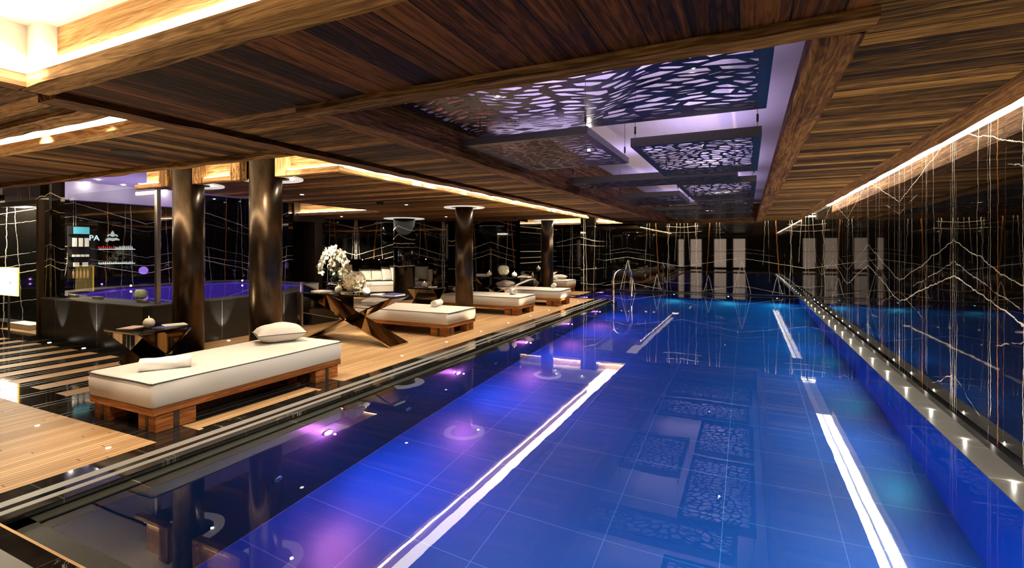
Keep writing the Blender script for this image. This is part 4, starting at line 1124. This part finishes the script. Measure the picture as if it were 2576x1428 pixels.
# glass screens on the tub
def glass_screen(label, x0, x1, y, z0, z1, post=None, clamps=(), alongY=False):
    t = thing('glass_screen', label, 'glass screen', (x0, y, z0) if not alongY else (y, x0, z0))
    L = x1-x0; m = MB()
    if alongY: m.box(-0.005, 0.005, 0, L, 0.02, z1-z0)
    else: m.box(0, L, -0.005, 0.005, 0.02, z1-z0)
    m.build('pane', 'glass', t)
    for c in clamps:
        m = MB()
        if alongY: m.box(-0.03, 0.03, c-0.12, c+0.12, 0.0, 0.045)
        else: m.box(c-0.12, c+0.12, -0.03, 0.03, 0.0, 0.045)
        m.build('clamp', 'steel', t, bevel=0.003)
    if post is not None:
        m = MB(); m.box(post-0.03, post+0.03, -0.03, 0.03, 0, z1-z0); m.build('post', 'steel', t, bevel=0.003)
    return t
glass_screen('tall clear glass screen standing on the front rim of the hot tub', -10.93, -8.22, 4.56, 0.701, 2.52, post=2.68, clamps=(0.18, 0.98, 2.28))
glass_screen('low glass screen at the right end of the hot tub, above the steps', 5.9, 7.0, -8.16, 0.701, 1.02, clamps=(0.3,), alongY=True)
# black glass panels flanking the tub steps
t = thing('step_balustrade', 'sloping black glass balustrade beside the hot tub steps', 'balustrade', (-8.0, 7.07, 0))
def slopep(y0, y1, zt0, zt1, zb0, zb1, x, th=0.02):
    m = MB(); b4 = [(x, y0, zb0), (x+th, y0, zb0), (x+th, y1, zb1), (x, y1, zb1)]; t4 = [(x, y0, zt0), (x+th, y0, zt0), (x+th, y1, zt1), (x, y1, zt1)]
    m.hex(b4, t4); return m
slopep(0.0, 1.0, 0.86, 0.42, 0.30, 0.04, 0).build('front_panel', 'black_gloss', t)
slopep(0.0, 1.05, 0.885, 0.44, 0.862, 0.422, 0).build('top_edge', 'steel', t)
slopep(0.0, 1.0, 0.30, 0.04, 0.285, 0.025, 0).build('lower_edge', 'steel', t)
MB().box(-0.01, 0.03, -0.02, 0.02, 0, 0.9).build('corner_post', 'steel', t)
t = thing('tub_steps', 'dark steps leading up to the hot tub behind the balustrade', 'steps', (-8.15, 7.6, 0))
for k in range(3): MB().box(-0.13, 0.13, -0.25+0.25*k, 0.0+0.25*k, 0, 0.5-0.17*k).build('tread', 'tub_tile', t)

# =================================================================== SHOP DISPLAY, A REFLECTION BUILT AS OBJECTS ON THE LEFT WALL
t = thing('display_cabinet', 'reflection of a tall dark display cabinet with small shelves, modelled on the left marble wall', 'cabinet', (-13.19, 5.68, 0))
m = MB(); m.box(0, 0.03, -0.19, 0.19, 0.85, 2.05); m.build('back_panel', 'black_matt', t)
for z in (0.92, 1.17, 1.38, 1.60, 1.87): MB().box(0.03, 0.16, -0.19, 0.19, z-0.012, z).build('shelf', 'black_gloss', t)
MB().box(0.031, 0.036, -0.10, 0.19, 1.88, 2.03).build('poster', simple('teal_poster', (0.06, 0.28, 0.36), .5, emis=(0.06, .28, .36), estr=.35), t)  # poster emits its own colour to stay visible
M['product'] = simple('pale_carton', (0.55, 0.52, 0.45), .5, emis=(0.5, 0.47, 0.4), estr=.18)  # glow added so the pale goods stay visible
M['product_amber'] = simple('amber_carton', (0.5, 0.28, 0.1), .5, emis=(0.5, 0.27, 0.1), estr=.2)  # same added glow for the amber bottles
for (z, n, w_, h_, mt_, lb) in [(0.92, 5, 0.035, 0.20, 'product_amber', 'small amber bottle on the bottom shelf of the display cabinet'), (1.17, 2, 0.085, 0.09, 'product', 'pale carton on the second lowest shelf of the display cabinet'),
                            (1.38, 4, 0.045, 0.05, 'product', 'small white box on the middle shelf of the display cabinet'), (1.60, 3, 0.06, 0.19, 'product', 'tall white carton on the upper shelf of the display cabinet')]:
    for k in range(n):
        y = 5.68-0.16+0.32*(k+.5)/n
        if mt_ == 'product_amber':
            m = MB(); m.lathe([(w_*.5, 0), (w_*.5, h_*.7), (w_*.2, h_*.8), (w_*.2, h_)], cx=-13.09, cy=y, cz=z+.0005, seg=12)
            tag(m.build('product_bottle', mt_), lb, 'bottle', lb.replace('small', 'the'))
        else:
            m = MB(); m.box(-13.12, -13.06, y-w_/2, y+w_/2, z+.0005, z+h_); tag(m.build('product_box', mt_), lb, 'box', 'boxes: '+lb)
for zi, z in enumerate((1.55, 1.22)):
    t = thing('glass_shelf', ['upper', 'lower'][zi]+' glass shelf crowded with small bottles, a reflection modelled on the left marble wall', 'shelf', (-13.19, 6.35, z))
    MB().box(0, 0.16, -0.36, 0.36, -0.012, 0).build('board', 'glass', t)
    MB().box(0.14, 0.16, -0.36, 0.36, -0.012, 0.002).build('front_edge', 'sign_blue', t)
    for k in range(17):
        y = 6.35-0.33+0.66*k/16; h_ = random.uniform(.045, .085) if zi == 0 else random.uniform(.03, .05)
        col = 'product' if k > 7 or zi else 'red'
        m = MB(); m.lathe([(0.014, 0.0), (0.014, h_*.6), (0.006, h_*.7), (0.006, h_)], cx=-13.10, cy=y, cz=z+.001, seg=10)
        tag(m.build('polish_bottle', col), ['small bottle on the upper glass shelf', 'small bottle on the lower glass shelf'][zi], 'bottle', ['bottles on the upper glass shelf', 'bottles on the lower glass shelf'][zi])
def text_mesh(s_, size, mat, extrude=0.004):
    cu = bpy.data.curves.new('txt', 'FONT'); cu.body = s_; cu.size = size; cu.extrude = extrude; cu.align_x = 'CENTER'
    ob = bpy.data.objects.new('txt', cu); COL.objects.link(ob)
    bpy.context.view_layer.update()
    me = bpy.data.meshes.new_from_object(ob.evaluated_get(bpy.context.evaluated_depsgraph_get()))
    COL.objects.unlink(ob); bpy.data.objects.remove(ob)
    me.materials.clear(); me.materials.append(M[mat]); return me
o = bpy.data.objects.new('wall_sign', text_mesh('SPA', 0.17, 'sign_blue')); COL.objects.link(o)
o.location = (-13.18, 5.93, 1.74); o.rotation_euler = (PI/2, 0, PI/2); tag(o, 'lit letters SPA, a reflection modelled on the left marble wall', 'sign')
# fleur-de-lis emblem
def petalshape(pts, m, th=0.01):
    n = len(pts); vs = [(0, x, z) for x, z in pts]+[(th, x, z) for x, z in pts]
    m.add(vs, [tuple(range(n)), tuple(range(n, 2*n))[::-1]]+[(k, n+k, n+(k+1) % n, (k+1) % n) for k in range(n)])
t = thing('wall_emblem', 'silver lily-shaped emblem above the glass shelves, a reflection modelled on the left marble wall', 'emblem', (-13.18, 6.32, 1.78))
m = MB(); petalshape([(0, 0.04), (0.03, .09), (.035, .13), (0, .19), (-.035, .13), (-.03, .09)], m); m.build('centre_petal', 'sign_silver', t)
for s_ in (-1, 1):
    m = MB(); pts = []
    for k in range(13): a = PI*1.0*k/12; pts.append((s_*(0.055+0.05*math.cos(a)*-1), .06+.05*math.sin(a)))
    for k in range(12, -1, -1): a = PI*k/12; pts.append((s_*(0.055-0.026*math.cos(a)), .05+.028*math.sin(a)))
    petalshape(pts, m); m.build('side_petal', 'sign_silver', t)
m = MB(); petalshape([(-.14, -.06), (-.13, .0), (-.07, .03), (0, .015), (.07, .03), (.13, .0), (.14, -.03), (.06, -.03), (0, -.05), (-.06, -.03), (-.1, -.07)], m); m.build('lower_leaf', 'sign_silver', t)

# tiny lights over the tub (in the plaster)
for k, (x, y) in enumerate([(-12.9, 4.9), (-12.6, 5.3), (-12.9, 5.7), (-12.2, 5.6), (-12.7, 6.3), (-12.2, 6.4), (-12.9, 7.3), (-12.6, 8.6), (-12.5, 9.2), (-11.8, 9.2)]):
    m = MB().cyl(x, y, 2.985, 2.998, 0.028, 12); tag(m.build('ceiling_spotlight', 'lamp'), 'tiny spotlight in the violet ceiling above the hot tub', 'light', 'spotlights above the hot tub')

# =================================================================== ENTRANCE AT THE FAR LEFT
t = struct('door_1', MB().box(-11.62, -11.53, 4.38, 4.48, 0, 2.44), 'door_bronze')
MB().box(-16.5, -11.63, 4.38, 4.48, 2.36, 2.44).build('head_rail', 'door_bronze', t)
MB().box(-16.5, -11.64, 4.425, 4.435, 0.0, 2.355).build('pane', 'glass', t)
t = thing('illuminated_sign', 'white lit sign panel with gold edge by the glass door at the far left', 'sign', (-11.41, 4.0, 0))
MB().box(-0.5, 0.12, 0.0, 0.006, 0.75, 1.22).build('panel', 'lightbox', t)
MB().box(-0.5, 0.12, 0.0265, 0.03, 0.75, 1.22).build('back_panel', simple('gold_back', (0.35, 0.24, 0.05), .45, emis=(.35, .24, .05), estr=.8), t)  # gold back given a small glow of its own
MB().box(-0.51, 0.13, 0.004, 0.026, 0.74, 1.23).build('edge', 'gold_glow', t)
MB().box(-0.22, -0.20, 0.005, 0.025, 0, 0.739).build('stand', 'steel', t)
o = bpy.data.objects.new('lettering', text_mesh('rate', 0.085, 'gold_txt', 0.002)); COL.objects.link(o); o.parent = t
o.location = (-0.10, -0.003, 0.95); o.rotation_euler = (PI/2, 0, 0)
b = MB(); b.box(-16.8, -12.3, 4.54, 4.80, 0, 0.10); tag(b.build('stone_step', 'plaster'), 'bright white raised step inside the lit room behind the glass door', 'step')
b = MB(); b.box(-16.6, -13.3, 4.86, 5.04, 0.0, 0.36); tag(b.build('bench', 'cushion_grey', bevel=0.02), 'long upholstered bench inside the room behind the glass door', 'bench')
t = thing('monitor', 'bright white monitor with a blue edge inside the room at the far left', 'monitor', (-14.62, 5.2, 1.422))
MB().box(-0.13, 0.13, 0.0, 0.02, 0.02, 0.26).build('screen', 'screen', t); MB().box(-0.14, 0.14, 0.021, 0.04, 0.0, 0.27).build('shell', 'paper_blue', t)
t = thing('reception_desk', 'brown leather fronted desk inside the room at the far left', 'desk', (-14.8, 5.15, 0))
MB().box(-1.4, 1.1, 0.0, 0.5, 0.0, 1.37).build('front', simple('brown_leather', (0.20, 0.14, 0.10), .5), t); MB().box(-1.45, 1.15, -0.04, 0.55, 1.371, 1.42).build('top', 'black_gloss', t)
light('reception_light', 'AREA', (-14.0, 4.85, 2.42), 260, WARM, rot=(0, 0, 0), size=(3, .4))

# =================================================================== SOFA
ANG = math.atan2(TY, TX)
t = thing('sofa', 'long pale built-in sofa in the niche under the marble wall', 'sofa', (*wpt(2.98, 0.0), 0), ANG)
MB().box(-1.5, 1.5, -0.06, 0.95, 0.0, 0.14).build('plinth', 'black_matt', t)
MB().box(-1.52, 1.52, -0.12, 0.95, 0.14, 0.34).build('base', 'linen', t, bevel=0.012)
for k in range(3):
    MB().box(-1.51+1.007*k, -1.51+1.007*(k+1)-0.008, -0.13, 0.75, 0.341, 0.45).build('seat_cushion', 'towel', t, bevel=0.02, bseg=3)
MB().box(-1.52, 1.52, 0.76, 0.97, 0.341, 0.80).build('backrest', 'linen', t, bevel=0.02)
MB().box(1.40, 1.54, -0.12, 0.75, 0.451, 0.85).build('armrest', 'linen', t, bevel=0.02)
def cushion(s_, y_, z_, sz, mat, lb, lean=1.15, turn=0.0):
    p = wpt(s_, y_)
    return make_pillow(lb, (p[0], p[1], 0.463+sz/2*math.sin(lean)), 0, sz, sz, 0.13, mat, 'cushion', 'cushion', tilt=(lean, 0, ANG+turn))
for a in [(1.75, 0.42, 0.47, .48, 'cushion', 'pointed pale green cushion at the left end of the sofa, beside the orchids', 1.2, .7), (2.35, .60, .47, .42, 'cushion', 'small cushion on the sofa half hidden behind the flower globe', 1.25, 0),
          (2.75, .60, .47, .42, 'cushion_grey', 'grey cushion on the sofa behind the flower globe', 1.2, 0.1), (3.10, .55, .47, .5, 'cushion_grey', 'grey cushion leaning on the sofa right of the flower globe', 1.2, .3),
          (3.38, .55, .47, .54, 'cushion', 'pale green cushion standing upright on the sofa next to the marble pillar', 1.3, .5), (3.66, .56, .46, .5, 'cushion', 'large pale cushion behind the grey one, left of the marble pillar', 1.35, 0),
          (3.72, .38, .45, .42, 'cushion_grey', 'square grey cushion in front, left of the marble pillar', 1.15, 0), (4.02, .56, .45, .42, 'cushion_grey', 'square grey cushion just right of the marble pillar', 1.15, 0),
          (4.22, .34, .46, .5, 'cushion', 'pale green cushion at the right end of the sofa', 1.2, -.5)]:
    cushion(*a)
t = thing('towel', 'folded towel on the sofa seat beside the marble pillar', 'towel', (*wpt(3.85, 0.1), 0.452), ANG)
MB().box(-0.2, 0.22, -0.1, 0.1, 0, 0.13).build('folded_body', 'towel', t, bevel=0.03, bseg=3)

# =================================================================== POOL FITTINGS
def pool_lamp(x, y, z, dirx, label, col, e, tgt):
    t = thing('pool_lamp', label, 'pool light', (x, y, z), 0 if dirx > 0 else PI)
    rot = Matrix.Rotation(PI/2, 4, 'Y')
    m = MB(); m.lathe([(0.055, 0), (0.055, 0.012), (0.038, 0.016)], seg=24); o = m.build('bezel', 'steel', t); o.rotation_euler = (0, PI/2, 0)
    m = MB(); m.lathe([(0.046, 0.0), (0.044, 0.022), (0.01, 0.030)], seg=24); o = m.build('lens', col, t); o.rotation_euler = (0, PI/2, 0)
    light('pool_spot', 'SPOT', (x+dirx*0.05, y, z), e, (0.50, 0.20, 1.0), target=tgt, size=0.02, spot=105, blend=1.0)
    light('pool_lamp_glow', 'POINT', (x+dirx*0.10, y, z), e*.34, (0.80, 0.2, 1.0), size=0.01)
    return t
names = ['nearest', 'second nearest', 'third', 'fourth', 'fifth']
for k, y in enumerate((3.5, 5.85, 8.17, 10.5, 12.8)):
    pool_lamp(-3.618, y, -0.47, 1, names[k]+' glowing magenta lamp in the dark left wall of the pool', 'magenta' if k < 3 else 'violet_lamp', 44, (-2.5, y+0.7, -1.55))
pool_lamp(-4.998, 16.2, -0.40, 1, 'violet pool lamp in the far left bay of the pool, nearer one', 'violet_lamp', 40, (-3, 16.2, -1.5))
pool_lamp(-4.998, 18.2, -0.40, 1, 'violet pool lamp in the far left bay of the pool, by the back wall', 'violet_lamp', 40, (-3, 18.2, -1.5))
# nozzles between lamps
for y in (2.95, 4.75, 7.0):
    t = thing('pool_nozzle', 'small round water nozzle in the dark left pool wall', 'nozzle', (-3.62, y, -0.95), 0, 'round nozzles in the left pool wall')
    o = MB().lathe([(0.045, 0), (0.045, 0.008), (0.03, 0.014)], seg=20).build('plate', 'steel', t); o.rotation_euler = (0, PI/2, 0)
    o = MB().lathe([(0.014, 0.014), (0.012, 0.02)], seg=12).build('jet', 'black_matt', t); o.rotation_euler = (0, PI/2, 0)
# blue underwater light from both end walls; near-end spots added out of view
for (x, y, ty, e) in [(-1.0, 1.50, 6.0, 50), (0.6, 1.50, 6.0, 60), (-2.4, 18.75, 13.5, 60), (-0.6, 18.75, 13.5, 80), (0.9, 18.75, 13.5, 60)]:
    light('pool_end_spot', 'SPOT', (x, y, -0.55), e*(1.3 if y < 5 else .6), (0.04, 0.68, 1.0), target=(x, ty, -1.45), size=0.02, spot=130, blend=.9)
for y in (2.2, 4.2, 6.4, 8.6, 10.8, 13.0, 15.2, 17.2):
    light('pool_side_fill', 'SPOT', (1.48, y, -0.5), 36, (0.03, 0.70, 1.0), target=(-0.6, y, -1.5), size=0.02, spot=150, blend=1.0)  # added fixtureless spots filling the pool with blue from the right

# recessed lights along the weir
for k in range(20):
    y = 2.85+0.85*k
    m = MB(); m.lathe([(0.001, 0), (0.011, 0), (0.009, 0.003)], cx=1.655, cy=y, cz=-0.0459, seg=12)
    tag(m.build('weir_light', 'lamp_small'), 'tiny round light in the grey overflow ledge along the right wall', 'light', 'tiny lights along the right overflow ledge')
    light('weir_spot', 'SPOT', (1.655, y, -0.035), 20, (1, .76, .48), target=(1.25, y, 2.5), size=0.003, spot=120, blend=.9)
    light('weir_glow', 'POINT', (1.655, y, -0.034), 0.35, (1, .93, .8), size=0.003)
# floor lights in the teak; unseen row by the viewer added to light ceilings
for (x, y) in [(-5.63, 2.13), (-4.5, 2.13), (-3.3, 0.75), (-2.1, 0.75), (-0.9, 0.75), (0.3, 0.75), (-6.8, 2.13), (-6.8, 0.4)]+[(-4.53, 5.8+1.18*k) for k in range(8)]+[(-6.9, 3.42), (-7.15, 3.2)]:
    m = MB(); m.lathe([(0.001, 0.003), (0.016, 0.003), (0.018, 0.001)], cx=x, cy=y, cz=0.0, seg=14)
    light('deck_spot', 'SPOT', (x, y, 0.012), 19, (1, .76, .48), target=(x+.6, y-(1.2 if y < 2.5 else 0), 2.5), size=0.012, spot=130, blend=.9)
    tag(m.build('deck_light', 'lamp_small'), 'tiny round light set flush in the deck', 'light', 'tiny lights set in the deck')
# curved steel handrail at the far end of the deck
t = thing('handrail', 'curved flat steel handrail arching over the pool edge at the end of the deck', 'handrail', (-3.62, 14.7, 0))
def band(pts, wdt, th, u):
    m = MB(); vs = []; fs = []; u = Vector(u)
    for i, p in enumerate(pts):
        p = Vector(p); d = (Vector(pts[min(i+1, len(pts)-1)])-Vector(pts[max(i-1, 0)])).normalized(); n = d.cross(u).normalized()
        for a, c in ((-1, -1), (1, -1), (1, 1), (-1, 1)): vs.append(p+u*a*wdt/2+n*c*th/2)
    for i in range(len(pts)-1):
        for k in range(4):
            j = (k+1) % 4; fs.append((i*4+k, i*4+j, (i+1)*4+j, (i+1)*4+k))
    fs.append((0, 1, 2, 3)); fs.append(tuple((len(pts)-1)*4+k for k in (3, 2, 1, 0)))
    m.add(vs, fs, True); return m
pts = [(-0.02, 0, -0.3), (-0.02, 0, 0.35)]
for k in range(15):
    a = PI-PI*k/14; pts.append((0.19+0.21*math.cos(a), 0.30+0.32*math.cos(a), 0.60+0.33*math.sin(a)))
pts += [(0.40, 0.62, 0.10)]
band(pts, 0.12, 0.016, (0.84, -0.54, 0)).build('arch', 'chrome', t)
MB().cyl(-0.02, 0, 0.001, 0.012, 0.06).build('base_flange', 'chrome', t)

# =================================================================== CEILING FITTINGS
t = thing('dome_camera', 'black dome camera under the wooden ceiling left of the ringed column', 'camera', (-6.72, 7.89, CZ))
MB().lathe([(0.075, -0.02), (0.075, -0.001)], seg=24).build('mount', 'black_matt', t); MB().lathe([(0.001, -0.075), (0.035, -0.068), (0.058, -0.045), (0.066, -0.021)], seg=24).build('dome', 'black_gloss', t)
t = thing('dome_camera', 'small black dome camera in the far ceiling near the last column', 'camera', (-6.35, 13.6, CZ))
MB().lathe([(0.075, -0.02), (0.075, -0.001)], seg=24).build('mount', 'black_matt', t); MB().lathe([(0.001, -0.075), (0.035, -0.068), (0.058, -0.045), (0.066, -0.021)], seg=24).build('dome', 'black_gloss', t)
m = MB(); m.lathe([(0.001, -0.006), (0.16, -0.006), (0.17, -0.001)], cx=-5.49, cy=2.80, cz=CZ, seg=36)
tag(m.build('ceiling_speaker', simple('brown_grille', (0.012, 0.007, 0.004), .9)), 'flat round brown speaker in the wooden ceiling at the left', 'speaker')
p = wpt(0.42, -0.03)
t = thing('fire_alarm', 'small red fire alarm call point on the wall beside the orchids', 'alarm', (p[0], p[1], 1.38), ANG)
MB().box(-0.065, 0.065, -0.03, 0.03, 0, 0.15).build('case', 'red', t, bevel=0.006); MB().box(-0.03, 0.03, -0.034, -0.03, 0.04, 0.11).build('window', 'paper', t)
p = wpt(0.42, -0.03)
t = thing('round_sensor', 'round white rimmed sensor high on the marble wall beside the brown door', 'sensor', (p[0], p[1], 2.30), ANG)
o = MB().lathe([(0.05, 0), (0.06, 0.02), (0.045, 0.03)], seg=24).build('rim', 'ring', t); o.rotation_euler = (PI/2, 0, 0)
o = MB().lathe([(0.001, 0.034), (0.03, 0.033), (0.042, 0.029)], seg=24).build('lens', 'black_gloss', t); o.rotation_euler = (PI/2, 0, 0)

# =================================================================== ROOM LIGHTS (recessed downlights, plus added fill spots)
def down(x, y, e, spot=62, z=CZ-0.012, col=WARM, fixture=True, tgt=None):
    light('downlight_beam', 'SPOT', (x, y, z-0.01), e, col, target=tgt or (x, y, 0), size=0.03, spot=spot, blend=.8)
    if fixture:
        m = MB(); m.lathe([(0.001, 0.004), (0.028, 0.004), (0.034, 0.010)], cx=x, cy=y, cz=z, seg=14)
        tag(m.build('ceiling_downlight', 'lamp_small'), 'small recessed downlight in the wooden ceiling', 'light', 'recessed ceiling downlights')
def cofferspot(x, y, z, e, tgt, spot=60):
    light('coffer_spot', 'SPOT', (x, y, z-0.012), e*.5, WARM, target=tgt, size=0.012, spot=spot, blend=.8)
    m = MB(); m.lathe([(0.001, -0.004), (0.018, -0.004), (0.022, -0.001)], cx=x, cy=y, cz=z, seg=12)
    tag(m.build('coffer_downlight', 'lamp'), 'small bright downlight up inside a lit ceiling coffer', 'light', 'downlights inside the ceiling coffers')
for k, (y, tx, e) in enumerate([(5.3, -5.2, 150), (6.3, -6.0, 150), (7.3, -5.4, 190), (8.3, -5.2, 150), (9.3, -5.6, 150), (10.3, -5.2, 170), (11.3, -5.4, 170), (12.3, -5.2, 150), (13.3, -5.2, 170), (14.2, -5.0, 150)]):
    cofferspot(-4.12, y, 2.758, e, (tx, y, 0))
for (x, tx, ty, e) in [(-4.5, -4.7, 2.6, 120), (-5.6, -5.2, 3.0, 150), (-6.9, -6.9, 1.6, 120), (-8.4, -8.4, 2.6, 120), (-10.2, -10.2, 2.2, 120)]:
    cofferspot(x, 1.97, 2.738, e, (tx, ty, 0))
for (x, tx, ty, e) in [(-4.6, -4.8, 3.6, 150), (-5.2, -5.2, 5.2, 110), (-6.6, -6.6, 4.2, 110), (-8.3, -8.2, 3.2, 100)]:
    cofferspot(x, 3.95, 2.998, e, (tx, ty, 0))
for (x, tx, ty, e) in [(-3.5, -5.0, 2.0, 160), (-2.9, -5.6, 0.4, 160)]:
    cofferspot(x, 1.1, 2.858, e, (tx, ty, 0), 80)
for (x, y, tx, ty, e) in [(-5.2, 16.6, -5.6, 17.0, 120), (-6.3, 16.9, -6.4, 17.2, 100)]:
    cofferspot(x, y, 2.758, e, (tx, ty, 0))
for (x, y, e) in [(-6.6, 8.6, 90), (-8.0, 12.3, 90), (-7.0, 6.2, 110)]:
    down(x, y, e, 80)
for (x, y) in ((-11.4, 6.8), (-11.6, 8.4), (-10.0, 5.6)):
    light('tub_spot', 'SPOT', (x, y, 2.98), 32, (1, .9, .76), target=(x-.1, y, 0), size=0.012, spot=90, blend=.8)
light('table_fill', 'SPOT', (-4.15, 5.9, 2.745), 380, WARM, target=(-6.1, 6.4, 0.9), size=0.012, spot=34)  # added fill without fixture, brightens the near flower globe
light('table_fill', 'SPOT', (-4.15, 11.6, 2.745), 300, WARM, target=(-6.1, 12.0, 0.9), size=0.012, spot=34)  # second added fill, for the far table
for (x, y, sx, sy) in [(-9.7, 11.9, 3.4, .2), (-10.7, 10.9, 2.2, .2)]:
    p = wpt(sx, sy); down(x, y, 260, 52, tgt=(p[0], p[1], 0.5))
light('orchid_fill', 'SPOT', (-8.6, 7.9, 2.9), 260, WARM, target=(ox, oy, 1.2), size=0.03, spot=50)  # added without fixture to brighten the orchids
# wash of the far marble from the pool side
print('objects', len(bpy.data.objects))
